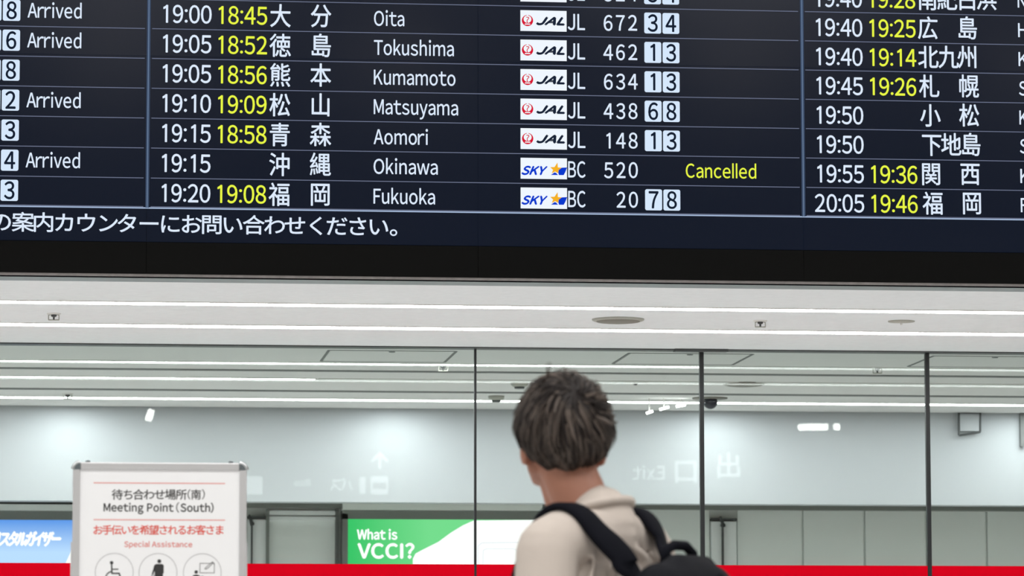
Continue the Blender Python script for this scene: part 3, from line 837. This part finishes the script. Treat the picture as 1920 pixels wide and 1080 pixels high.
add_word(t, SPF, 'South)', sv(338.5, 950)[0], sv(400.5, 950)[0], b_, 14.3 * SPX, 0, 0.03)
obj('english_heading', t, M['ink'], sign)
t = bmesh.new()
s_ = 'お手伝いを希望されるお客さま'
for i, ch in enumerate(s_):
    a = sv(183.5 + (411.5 - 183.5) * i / (len(s_) - 1), 994); add_kanji(t, SPF, ch, a[0], a[1], 16.4 * SPX, 16.6 * SPX, 0, 0.012)
obj('red_japanese_line', t, M['ink_red'], sign)
t = bmesh.new(); add_word(t, SPF, 'Special Assistance', sv(233, 1020)[0], sv(360.5, 1020)[0], sv(299, 1025.5)[1], 9.6 * SPX, 0, 0.02)
obj('red_english_line', t, M['ink_pink'], sign)
for i, cx in enumerate((214.2, 296.2, 379.3)):
    c = sv(cx, 1073 + 0.3 * i); t = bmesh.new(); add_stroke(t, SPF, circ(c[0], c[1], 34.7 * SPX, 64), 0.9 * SPX, 0, True)
    o = obj('pictogram_ring', t, M['ink_grey'], sign)
    q = bmesh.new(); g = None
    def K(dx, dy): return (c[0] + dx * SPX, c[1] - dy * SPX)
    if i == 0:      # wheelchair user
        h = K(-5, -17.5); add_poly(q, SPF, circ(h[0], h[1], 3.2 * SPX, 20), 0)
        add_stroke(q, SPF, [K(-5, -14), K(-4.3, 2), K(9, 2), K(13, 15), K(17, 13.5)], 2.6 * SPX, 0)
        add_stroke(q, SPF, [K(-5, -5.5), K(7, -5.5)], 2.0 * SPX, 0)
        w_ = K(-3, 11); add_stroke(q, SPF, circ(w_[0], w_[1], 12.5 * SPX, 28, 100, 350), 2.2 * SPX, 0)
    elif i == 1:    # person with a cane
        h = K(2.2, -20.5); add_poly(q, SPF, circ(h[0], h[1], 3.6 * SPX, 20), 0)
        add_poly(q, SPF, [K(*a) for a in ((-3.5, -15.5), (7.5, -15.5), (10.5, -13), (10.5, 1), (8, 2), (7.5, 24), (4, 24), (2.6, 6), (1.4, 6), (-0.5, 24), (-4.5, 24), (-4.5, 4), (-5.5, -5), (-9.0, 4), (-11.3, 3), (-7, -13.0))], 0)
        add_stroke(q, SPF, [K(-9.5, 3), K(-11.5, 6), K(-13.5, 24)], 1.0 * SPX, 0); add_stroke(q, SPF, [K(-9.5, 3), K(-7, 6), K(-7.5, 9)], 0.9 * SPX, 0)
    else:           # writing board
        add_stroke(q, SPF, [K(-4.5, -17), K(22, -17), K(22, 0.5), K(-4.5, 0.5)], 0.9 * SPX, 0, True)
        add_stroke(q, SPF, [K(4.5, -6.5), K(6.5, -9.5), K(18.5, -20), K(20.5, -18), K(8.5, -7)], 0.9 * SPX, 0.0002, True)
        h = K(-11.3, -1); add_poly(q, SPF, circ(h[0], h[1], 3.2 * SPX, 20), 0)
        add_poly(q, SPF, [K(*a) for a in ((-18, 10), (-17, 5), (-13, 4), (-8, 4), (-3, 7), (2, 6), (2.5, 8), (-3, 10.5), (-6, 11), (-6, 24), (-18, 24))], 0)
    obj('pictogram', q, M['ink'], o)
for sx in (SX0 + fw / 2, SX1 - fw / 2):
    t = bmesh.new(); tube(t, [(sx, YSIGN + 0.032, 0.02), (sx, YSIGN + 0.032, SZ1 - 0.2)], 0.013, 12); obj('post', t, M['alu_frame'], sign, True)
    obj('foot', B((sx - 0.03, YSIGN - 0.2, 0), (sx + 0.03, YSIGN + 0.22, 0.022), 0.006), M['corner'], sign)

# ------------------------------------------------------------------ signs and lamps behind the camera, seen mirrored in the glass
YM = -6.0
def mir(x, y):
    p = onY(x, y, 2 * YG - YM); return p.x, p.z
def hanging_sign(x0, x1, y0, y1, label):
    a, b = mir(x0, y0), mir(x1, y1)
    r = empty('hanging_sign', ((a[0] + b[0]) / 2, YM - 0.08, b[1]), label, 'hanging sign', 'backlit hanging signs mirrored in the glass')
    obj('sign_box', B((a[0], YM - 0.16, b[1]), (b[0], YM, a[1]), 0.01), M['sign_dark'], r)
    for u in (a[0] + 0.2, b[0] - 0.2):
        t = bmesh.new(); tube(t, [(u, YM - 0.08, a[1]), (u, YM - 0.08, ZT)], 0.015, 8); obj('rod', t, M['alu'], r)
    return r
MP = Plane((0, YM, 0), (-1, 0, 0), (0, 0, 1))     # faces the glass, reads towards -X
QM = (2 * YG - YM) * 1.012 / F_PX
def mu(x, y): a = mir(x, y); return -a[0], a[1]
r = hanging_sign(1165, 1405, 838, 908, 'faint mirrored exit sign in the glass right of the head')
t = bmesh.new()
for ch, xc in (('出', 1366), ('口', 1286)):
    a = mu(xc, 874 + (884 - 874) * (ch == '口')); add_kanji(t, MP, ch, a[0], a[1], 44 * QM, 44 * QM, 0.003, 0.02)
a, b = mu(1246, 899), mu(1186, 899); add_word(t, MP, 'Exit', a[0], b[0], a[1], 25 * QM, 0.003, 0.012)
obj('lettering', t, M['sign_lit'], r)
r = hanging_sign(448, 742, 842, 936, 'faint mirrored bus sign with an arrow in the left glass pane')
t = bmesh.new()
def mw(x, y): a = mu(x, y); return a
add_stroke(t, MP, [mw(712, 878), mw(712, 853)], 5 * QM, 0.003); add_stroke(t, MP, [mw(698, 864), mw(712, 850), mw(726, 864)], 5 * QM, 0.003)
obj('arrow', t, M['sign_lit'], r)
t = bmesh.new()
for x0, x1 in ((695, 728), (458, 492)):
    a, b = mu(x1, 927), mu(x0, 893); add_poly(t, MP, rrect(a[0], b[0], a[1], b[1], 4 * QM), 0.003)
a, b = mu(685, 926), mu(674, 894); add_poly(t, MP, rrect(a[0], b[0], a[1], b[1], 4 * QM), 0.003)
obj('icon_plate', t, M['sign_lit'], r)
t = bmesh.new()
for x0, x1, y0, y1 in ((699, 724, 905, 917),):
    a, b = mu(x1, y1), mu(x0, y0); add_poly(t, MP, rrect(a[0], b[0], a[1], b[1], 2 * QM), 0.006)
obj('bus_icon', t, M['sign_dark'], r)
t = bmesh.new()
for ch, xc in (('バ', 651), ('ス', 629)):
    a = mu(xc, 909); add_kanji(t, MP, ch, a[0], a[1], 20 * QM, 22 * QM, 0.003, 0.02)
a, b = mu(582, 911), mu(552, 911); add_word(t, MP, 'Bus', a[0], b[0], a[1], 12 * QM, 0.003, 0.01)
obj('lettering', t, M['sign_lit'], r)
def lamp(pts, label):
    cs = [mir(*q) for q in pts]; c = cs[len(cs) // 2]
    r = empty('spot_lamp', (c[0], YM, c[1]), label, 'lamp', 'spot lamps mirrored in the glass')
    t = bmesh.new(); tube(t, [(a, YM - 0.02, b) for a, b in cs] if len(cs) > 1 else [(cs[0][0], YM - .02, cs[0][1]), (cs[0][0] + .01, YM - .02, cs[0][1])], 0.032, 12); obj('lens', t, M['spot_lit'], r, True)
    xs2 = [a for a, b in cs]; zs2 = [b for a, b in cs]
    obj('housing', B((min(xs2) - 0.02, YM - 0.14, min(zs2) - 0.03), (max(xs2) + 0.02, YM - 0.04, max(zs2) + 0.03), 0.008), M['sign_dark'], r)
    t = bmesh.new(); tube(t, [(c[0], YM - 0.09, max(zs2)), (c[0], YM - 0.09, ZT)], 0.012, 8); obj('rod', t, M['alu'], r)
lamp([(284, 768), (281, 777), (278, 788)], 'bright slanted lamp mirrored in the glass above the meeting sign')
for q, lb in ((((1212, 775), (1224, 771)), 'small bright lamp reflection in the glass, lowest of three right of the head'),
              (((1237, 768), (1254, 763)), 'small bright lamp reflection in the glass, middle of three right of the head'),
              (((1268, 762), (1285, 759)), 'small bright lamp reflection in the glass, topmost of three right of the head')):
    Yq = YW - 0.8  # glowing rods hung in the hall as stand-ins for mirrored lamps
    a, b = onY(*q[0], Yq), onY(*q[1], Yq); c = (a + b) / 2
    r = empty('lamp_reflection', c, lb, 'spot lamp', 'lamp reflections in the glass')
    t = bmesh.new(); tube(t, [a, b], 0.006, 10); obj('lens', t, M['led_hall'], r, True)
    t = bmesh.new(); tube(t, [a + Vector((0, 0.012, 0.002)), b + Vector((0, 0.012, 0.002))], 0.0075, 10); tube(t, [c + Vector((0, 0.012, 0)), (c.x, c.y + 0.012, HC)], 0.003, 8); obj('housing', t, M['fix_white'], r, True)
lamp([(1498, 801), (1552, 800)], 'long lamp mirrored in the glass left of the last mullion')
lamp([(1564, 800), (1574, 800)], 'short lamp mirrored right beside the long mirrored lamp')

# downlights in the high lobby ceiling, whose sheen lies on the display board
YD = -3.4
for i, x in enumerate((-360, 220, 745, 1390, 1930)):
    q = onY(x, 25, 2 * YB - YD)
    l = bpy.data.lights.new('lobby_downlight', 'AREA'); l.shape = 'DISK'; l.size = 0.42; l.energy = 16; l.color = (1, 0.93, 0.84)
    o = bpy.data.objects.new('lobby_downlight', l); COL.objects.link(o)
    o.location = (q.x, YD, min(q.z, ZT - 0.03)); o.rotation_euler = (math.radians(25), 0, 0)

# ------------------------------------------------------------------ the person
YP = 7.5
PX_ = onY(1110, 1000, YP).x
person = empty('person', (PX_, YP, 0), 'person in a beige shirt seen from behind, looking up at the board', 'person')
TH = math.radians(48)
person.rotation_euler = (0, 0, TH)

def blob(bm, c, r, rot=None, sub=3):
    g = bmesh.ops.create_icosphere(bm, subdivisions=sub, radius=1.0)
    mtx = Matrix.Translation(Vector(c)) @ (rot.to_4x4() if rot is not None else Matrix()) @ Matrix.Diagonal(Vector((r[0], r[1], r[2], 1)))
    bmesh.ops.transform(bm, matrix=mtx, verts=g['verts'])
def limb(bm, pts, radii, n=18):
    pts = [Vector(p) for p in pts]
    # resample so that the remesh sees smooth tapering
    tube(bm, pts, list(radii), n)
    for p, r in zip(pts, radii): blob(bm, p, (r, r, r), sub=2)
def remesh(name, bm, vox, m, parent, smooth=6, fac=0.6):
    bmesh.ops.recalc_face_normals(bm, faces=bm.faces)
    me = bpy.data.meshes.new('tmp'); bm.to_mesh(me); bm.free()
    o = bpy.data.objects.new('tmp', me); COL.objects.link(o)
    md = o.modifiers.new('r', 'REMESH'); md.mode = 'VOXEL'; md.voxel_size = vox; md.use_smooth_shade = True
    ms = o.modifiers.new('s', 'SMOOTH'); ms.iterations = smooth; ms.factor = fac
    dg = bpy.context.evaluated_depsgraph_get(); dg.update()
    me2 = bpy.data.meshes.new_from_object(o.evaluated_get(dg)); me2.name = name
    bpy.data.objects.remove(o); bpy.data.meshes.remove(me)
    for p in me2.polygons: p.use_smooth = True
    return link(name, me2, m, parent)

# local frame: +Y is where the chest faces, +X the person's right
HEAD = Vector((0.000, 0.067, 1.632))
HYAW = math.radians(-44)          # head turned back towards the board, relative to the chest
HR = Matrix.Rotation(HYAW, 3, 'Z') @ Matrix.Rotation(math.radians(14), 3, 'X')
def H(x, y, z): return HEAD + HR @ Vector((x, y, z))
bm = bmesh.new()
blob(bm, H(0, -0.012, 0.02), (0.074, 0.092, 0.094), HR)                  # skull
blob(bm, H(0, 0.03, -0.035), (0.062, 0.066, 0.075), HR)                   # face
blob(bm, H(0, 0.055, -0.088), (0.036, 0.034, 0.028), HR)                  # chin
limb(bm, [H(-0.055, 0.0, -0.055), H(-0.038, 0.045, -0.088)], [0.016, 0.014], 10)
limb(bm, [H(0.055, 0.0, -0.055), H(0.038, 0.045, -0.088)], [0.016, 0.014], 10)
limb(bm, [H(0, 0.092, 0.0), H(0, 0.108, -0.036)], [0.009, 0.014], 10)      # nose
blob(bm, H(0, 0.088, -0.066), (0.024, 0.012, 0.009), HR)                  # lips
for s in (-1, 1):
    blob(bm, H(s * 0.077, -0.008, -0.02), (0.010, 0.018, 0.032), HR)      # ears
    blob(bm, H(s * 0.032, 0.082, 0.02), (0.018, 0.012, 0.008), HR)        # brows
limb(bm, [(0, -0.022, 1.40), (0, 0.0, 1.46), H(0, -0.014, -0.04)], [0.066, 0.056, 0.054])
limb(bm, [(0, 0.02, 1.42), H(0, 0.03, -0.07)], [0.05, 0.044])
SHO = 0.168
# trunk
blob(bm, (0, 0.0, 1.27), (0.155, 0.098, 0.17)); blob(bm, (0, 0.0, 1.08), (0.135, 0.09, 0.16)); blob(bm, (0, -0.005, 0.94), (0.15, 0.1, 0.12))
for s in (-1, 1):
    limb(bm, [(s * 0.03, -0.02, 1.43), (s * 0.11, -0.022, 1.43), (s * SHO, -0.01, 1.41)], [0.05, 0.045, 0.05])
    el = Vector((s * 0.213, -0.03, 1.11)); wr = Vector((s * 0.215, 0.06, 0.87))
    limb(bm, [(s * SHO, -0.01, 1.41), (s * 0.194, -0.02, 1.25), el, (s * 0.225, 0.02, 1.0), wr], [0.05, 0.045, 0.036, 0.036, 0.026])
    # hand: palm, four fingers of different lengths and a thumb from the palm's side
    pc = wr + Vector((0, 0.018, -0.055))
    blob(bm, pc, (0.016, 0.042, 0.05))
    for j, ln in enumerate((0.066, 0.076, 0.072, 0.056)):
        b0 = wr + Vector((0, 0.052 - j * 0.0235, -0.095 + abs(j - 1.2) * 0.004))
        b1 = b0 + Vector((-s * 0.006, 0.006 - j * 0.004, -ln * 0.5)); b2 = b1 + Vector((-s * 0.016, 0.004 - j * 0.003, -ln * 0.32)); b3 = b2 + Vector((-s * 0.018, 0, -ln * 0.18))
        limb(bm, [b0, b1, b2, b3], [0.0095, 0.009, 0.0082, 0.007], 8)
    t0 = wr + Vector((-s * 0.004, 0.045, -0.035)); limb(bm, [t0, t0 + Vector((-s * 0.012, 0.022, -0.03)), t0 + Vector((-s * 0.02, 0.026, -0.062))], [0.013, 0.011, 0.009], 8)
    hp = Vector((s * 0.085, 0, 0.9)); kn = Vector((s * 0.095, 0.015, 0.49)); an = Vector((s * 0.1, -0.03, 0.085))
    limb(bm, [hp, (s * 0.09, 0.01, 0.72), kn, (s * 0.098, -0.015, 0.34), an], [0.085, 0.072, 0.052, 0.05, 0.036])
    limb(bm, [an + Vector((0, -0.01, -0.035)), (s * 0.108, 0.06, 0.042), (s * 0.115, 0.13, 0.032)], [0.036, 0.036, 0.03])
body = remesh('body', bm, 0.0045, M['skin'], person, 4)
for s in (-1, 1):
    t = bmesh.new(); c = H(s * 0.031, 0.083, 0.004); blob(t, c, (0.012, 0.012, 0.011), None, 2)
    me = bpy.data.meshes.new('eye'); t.to_mesh(me); t.free(); link('eye', me, M['eye'], person)

# shirt: a shell a little outside the body, with sleeves, collar and folds
bm = bmesh.new()
blob(bm, (0, -0.004, 1.27), (0.178, 0.120, 0.185)); blob(bm, (0, 0.0, 1.08), (0.165, 0.112, 0.20)); blob(bm, (0, 0, 0.88), (0.192, 0.148, 0.20))
for s in (-1, 1):
    limb(bm, [(s * 0.025, -0.024, 1.435), (s * 0.075, -0.026, 1.43), (s * 0.125, -0.024, 1.432), (s * SHO, -0.012, 1.41)], [0.062, 0.062, 0.060, 0.060])
    limb(bm, [(s * SHO, -0.012, 1.41), (s * 0.192, -0.02, 1.28), (s * 0.212, -0.03, 1.12)], [0.061, 0.060, 0.058])
    # folds running from the shoulder blade to the armpit
    limb(bm, [(s * 0.06, -0.098, 1.41), (s * 0.1, -0.118, 1.32), (s * 0.125, -0.088, 1.2)], [0.006, 0.010, 0.004], 8)
    limb(bm, [(s * 0.11, -0.085, 1.40), (s * 0.148, -0.080, 1.29), (s * 0.155, -0.058, 1.18)], [0.005, 0.009, 0.004], 8)
limb(bm, [(-0.05, -0.075, 1.452), (0.03, -0.105, 1.40), (0.09, -0.12, 1.31)], [0.006, 0.009, 0.007], 8)
limb(bm, [(0, -0.03, 1.44), (0, -0.018, 1.474)], [0.072, 0.068], 24)
shirt = remesh('shirt', bm, 0.006, M['shirt'], person, 5, 0.5)
for v in shirt.data.vertices:
    v.co.z = max(v.co.z, 0.86)
# ribbed collar
t = bmesh.new()
ring = [(0.069 * math.cos(a), -0.008 + 0.070 * math.sin(a), 1.490 - 0.020 * math.sin(a)) for a in (2 * math.pi * k / 40 for k in range(41))]
tube(t, ring, 0.0095, 8, False)
me = bpy.data.meshes.new('collar'); t.to_mesh(me); t.free()
for p in me.polygons: p.use_smooth = True
link('collar', me, M['shirt'], shirt)
# trousers and shoes
bm = bmesh.new()
blob(bm, (0, 0, 0.92), (0.165, 0.118, 0.11))
for s in (-1, 1):
    limb(bm, [(s * 0.085, 0, 0.9), (s * 0.09, 0.01, 0.72), (s * 0.095, 0.015, 0.49), (s * 0.098, -0.015, 0.3), (s * 0.1, -0.028, 0.10)], [0.098, 0.088, 0.072, 0.068, 0.062])
remesh('trousers', bm, 0.008, M['trouser'], person, 4)
for s in (-1, 1):
    bm = bmesh.new()
    limb(bm, [(s * 0.1, -0.045, 0.05), (s * 0.108, 0.06, 0.046), (s * 0.116, 0.14, 0.036)], [0.048, 0.047, 0.036])
    box(bm, (s * 0.108 - 0.045, -0.09, 0.0), (s * 0.108 + 0.045, 0.17, 0.03))
    remesh('shoe', bm, 0.006, M['shoe'], person, 3)

# hair: a solid cap plus flat locks flowing out of the crown
HC_ = Vector((0, -0.012, 0.022)); HRAD = (0.093, 0.110, 0.110)
WH = Vector((0.012, -0.62, 0.78)).normalized()                  # the whorl, high at the back
def hair_limit(d):
    """how far down the hair reaches, by direction round the head (head frame)."""
    az = math.atan2(d.x, -d.y)              # 0 at the nape
    a = abs(az)
    if a < 0.55: return -0.97
    if a < 1.5: return -0.97 + (a - 0.55) / 0.95 * 0.49
    if a < 2.0: return -0.48 + (a - 1.5) / 0.5 * 0.15
    return -0.1 + min(1, (a - 2.0) / 0.6) * 0.45
def hair_pt(d, lift=1.0):
    r = Vector((HRAD[0] * d.x, HRAD[1] * d.y, HRAD[2] * d.z))
    w = 1.0
    k = min(1.0, max(0.0, (-d.z - 0.05) / 0.85)); w = 1.0 - 0.17 * k * k * (3 - 2 * k)       # tucks in towards the nape
    n1 = 0.018 * math.sin(7 * d.x + 4 * d.z + 1.3) * math.sin(5 * d.y - 3 * d.z) + 0.012 * math.sin(13 * d.x - 9 * d.z + 2)
    return HC_ + r * (w + n1) * lift
bm = bmesh.new()
bmesh.ops.create_icosphere(bm, subdivisions=5, radius=1.0)
dele = []
for v in bm.verts:
    d = v.co.normalized()
    lim = hair_limit(d)
    if d.z < lim: dele.append(v)
    v.co = H(*hair_pt(d, 0.985))
bmesh.ops.delete(bm, geom=dele, context='VERTS')
ret = bmesh.ops.solidify(bm, geom=bm.faces[:], thickness=0.012)
me = bpy.data.meshes.new('hair'); bm.to_mesh(me); bm.free()
for p in me.polygons: p.use_smooth = True
hair = link('hair', me, M['hair'], person)
rs = random.Random(11)
def lock(bm, d0, length, lift, width, curl, steps=6):
    pts = []; d = d0.copy()
    for i in range(steps + 1):
        f = i / steps
        pts.append((hair_pt(d, 1.0 + lift * f ** 1.4 + 0.004), d.copy()))
        away = d - WH * d.dot(WH)
        if away.length < 1e-4: away = Vector((rs.uniform(-1, 1), rs.uniform(-1, 1), 0))
        away.normalize(); swirl = WH.cross(d)
        if swirl.length > 1e-5: swirl.normalize()
        down = Vector((0, 0, -1)) - d * (-d.z)
        k = min(1.0, max(0.0, (0.9 - d.z) / 1.4))
        g = (away * (1 - 0.5 * k) + swirl * curl * (1 - 0.6 * k) + down * 0.6 * k)
        g = (g - d * g.dot(d)).normalized()
        nd = (d + g * (length / steps / 0.10)).normalized()
        if nd.z < hair_limit(nd) - 0.02: break
        d = nd
    if len(pts) < 3: return
    prev = None
    for i, (p, dd) in enumerate(pts):
        f = i / (len(pts) - 1); w = width * (1 - 0.85 * f ** 2)
        q = pts[min(i + 1, len(pts) - 1)][0] - pts[max(i - 1, 0)][0]
        side = q.cross(dd).normalized() * w
        a, b, c = bm.verts.new(H(*(p - side))), bm.verts.new(H(*(p + side))), bm.verts.new(H(*(p + dd * w * 0.7)))
        if prev:
            pa, pb, pc = prev
            bm.faces.new((pa, a, c, pc)); bm.faces.new((pc, c, b, pb)); bm.faces.new((pb, b, a, pa))
        prev = (a, b, c)
LB = [bmesh.new() for _ in range(3)]
cnt = 0
while cnt < 1500:
    z = rs.uniform(-0.9, 1); a = rs.uniform(0, 2 * math.pi); q = math.sqrt(1 - z * z)
    d = Vector((q * math.cos(a), q * math.sin(a), z))
    if d.z < hair_limit(d) + 0.03: continue
    big = rs.random() < 0.45
    lift = rs.uniform(0.0, 0.13) * (1.0 if d.z > 0.2 else 0.5 if d.z > -0.25 else -0.05)
    lock(LB[rs.choice((0, 0, 1, 1, 2))], d, rs.uniform(0.035, 0.07), lift, rs.uniform(0.0028, 0.0055) if big else rs.uniform(0.0008, 0.002), rs.uniform(0.0, 0.9)); cnt += 1
bm = LB[2]
# the tuft standing up at the top left
for i in range(5):
    b0 = H(-0.040 + rs.uniform(-0.006, 0.006), -0.02, 0.125); tip = b0 + Vector((-0.020 + rs.uniform(-0.004, 0.004), -0.016, 0.027 + rs.uniform(-0.006, 0.004)))
    tube(bm, [b0 - Vector((-0.004, 0, 0.02)), b0, b0.lerp(tip, 0.6) + Vector((0, 0, 0.003)), tip], [0.0012, 0.0010, 0.0007, 0.0003], 5)
for b_, mm, lb in zip(LB, ('hair_a', 'hair', 'hair_b'), ('dark brown strands', None, 'lighter brown strands')):
    me = bpy.data.meshes.new('locks'); b_.to_mesh(me); b_.free()
    tag(link('locks', me, M[mm], hair), lb)

# ------------------------------------------------------------------ backpack on the person's back
pack = empty('backpack', (PX_, YP, 0), 'black backpack worn on the back of the person in beige', 'backpack')
pack.rotation_euler = (0, 0, TH)
def lobj(name, bm, m, parent, smooth=True):
    bmesh.ops.recalc_face_normals(bm, faces=bm.faces)
    me = bpy.data.meshes.new(name); bm.to_mesh(me); bm.free()
    if smooth:
        for p in me.polygons: p.use_smooth = True
    return link(name, me, m, parent)
bm = bmesh.new()
PT = 1.355          # top of the pack
# rounded, slightly sagging sack
for (x, y, z, rx, ry, rz) in ((0.012, -0.225, 1.22, 0.142, 0.085, 0.125), (0.012, -0.235, 1.08, 0.155, 0.10, 0.16), (0.012, -0.225, 0.95, 0.15, 0.09, 0.10), (-0.07, -0.215, 1.26, 0.06, 0.06, 0.07), (0.09, -0.215, 1.265, 0.06, 0.06, 0.068)):
    blob(bm, (x, y, z), (rx, ry, rz))
limb(bm, [(-0.115, -0.215, 1.272), (-0.03, -0.225, 1.318), (0.06, -0.225, 1.318), (0.13, -0.22, 1.27)], [0.022, 0.03, 0.03, 0.022], 12)
remesh('pack_body', bm, 0.007, M['pack'], pack, 6)
bm = bmesh.new(); blob(bm, (0.012, -0.318, 1.03), (0.115, 0.045, 0.12)); remesh('front_pocket', bm, 0.006, M['pack'], pack, 5)
bm = bmesh.new(); tube(bm, [(-0.035, -0.20, 1.325), (-0.03, -0.20, 1.352), (0.0, -0.20, 1.364), (0.04, -0.20, 1.364), (0.066, -0.20, 1.35), (0.07, -0.20, 1.325)], 0.010, 10); lobj('grab_handle', bm, M['strap'], pack)
bm = bmesh.new(); tube(bm, [(-0.13, -0.262, 1.2), (-0.09, -0.285, 1.275), (0.01, -0.298, 1.305), (0.11, -0.285, 1.275), (0.155, -0.262, 1.2)], 0.004, 8); lobj('zip', bm, M['strap'], pack)

for c_ in pack.children:
    c_.data.transform(Matrix.Translation((-0.018, -0.002, 0.054)))

dg = bpy.context.evaluated_depsgraph_get(); dg.update()
bvh = BVHTree.FromPolygons([v.co.copy() for v in shirt.data.vertices], [tuple(p.vertices) for p in shirt.data.polygons])
def strap(name, guide, width, thick, parent):
    """ribbon laid on the shirt along the guide points."""
    pts = []
    G = [Vector(g) for g in guide]
    def cr(p0, p1, p2, p3, t): return 0.5 * ((2 * p1) + (-p0 + p2) * t + (2 * p0 - 5 * p1 + 4 * p2 - p3) * t * t + (-p0 + 3 * p1 - 3 * p2 + p3) * t ** 3)
    for i in range(len(G) - 1):
        for k in range(8):
            pts.append(cr(G[max(i - 1, 0)], G[i], G[i + 1], G[min(i + 2, len(G) - 1)], k / 8))
    pts.append(G[-1])
    bm = bmesh.new(); prev = None
    P, N = [], []
    for p in pts:
        loc, nrm, _, dist = bvh.find_nearest(p)
        out = (p - loc).dot(nrm)
        P.append(loc + nrm * max(0.004, out) if out > 0.012 else loc + nrm * 0.004); N.append(nrm)
    for _ in range(6):
        N = [(N[max(i - 1, 0)] + N[i] * 2 + N[min(i + 1, len(N) - 1)]).normalized() for i in range(len(N))]
        P = [P[0]] + [(P[i - 1] + P[i] * 2 + P[i + 1]) / 4 for i in range(1, len(P) - 1)] + [P[-1]]
    for i in range(len(P)):
        t = (P[min(i + 1, len(P) - 1)] - P[max(i - 1, 0)]).normalized(); s = t.cross(N[i]).normalized(); n = s.cross(t).normalized()
        if n.dot(N[i]) < 0: n = -n
        w = width / 2
        prof = [(-w, -0.003), (-w, thick * 0.5), (-w * 0.75, thick), (w * 0.75, thick), (w, thick * 0.5), (w, -0.003)]
        rg = [bm.verts.new(P[i] + s * a + n * b) for a, b in prof]
        if prev:
            for k in range(6): bm.faces.new((prev[k], prev[(k + 1) % 6], rg[(k + 1) % 6], rg[k]))
        else: bm.faces.new(rg)
        prev = rg
    bm.faces.new(list(reversed(prev)))
    return lobj(name, bm, M['strap'], parent)
strap('shoulder_strap', [(-0.10, 0.12, 1.18), (-0.10, 0.12, 1.31), (-0.112, 0.07, 1.42), (-0.128, -0.015, 1.487), (-0.118, -0.09, 1.445), (-0.097, -0.142, 1.385), (-0.072, -0.178, 1.335)], 0.058, 0.011, pack)
strap('shoulder_strap', [(0.10, 0.12, 1.18), (0.10, 0.12, 1.31), (0.104, 0.07, 1.42), (0.102, -0.015, 1.487), (0.085, -0.09, 1.45), (0.053, -0.145, 1.39), (0.018, -0.182, 1.335)], 0.055, 0.011, pack)
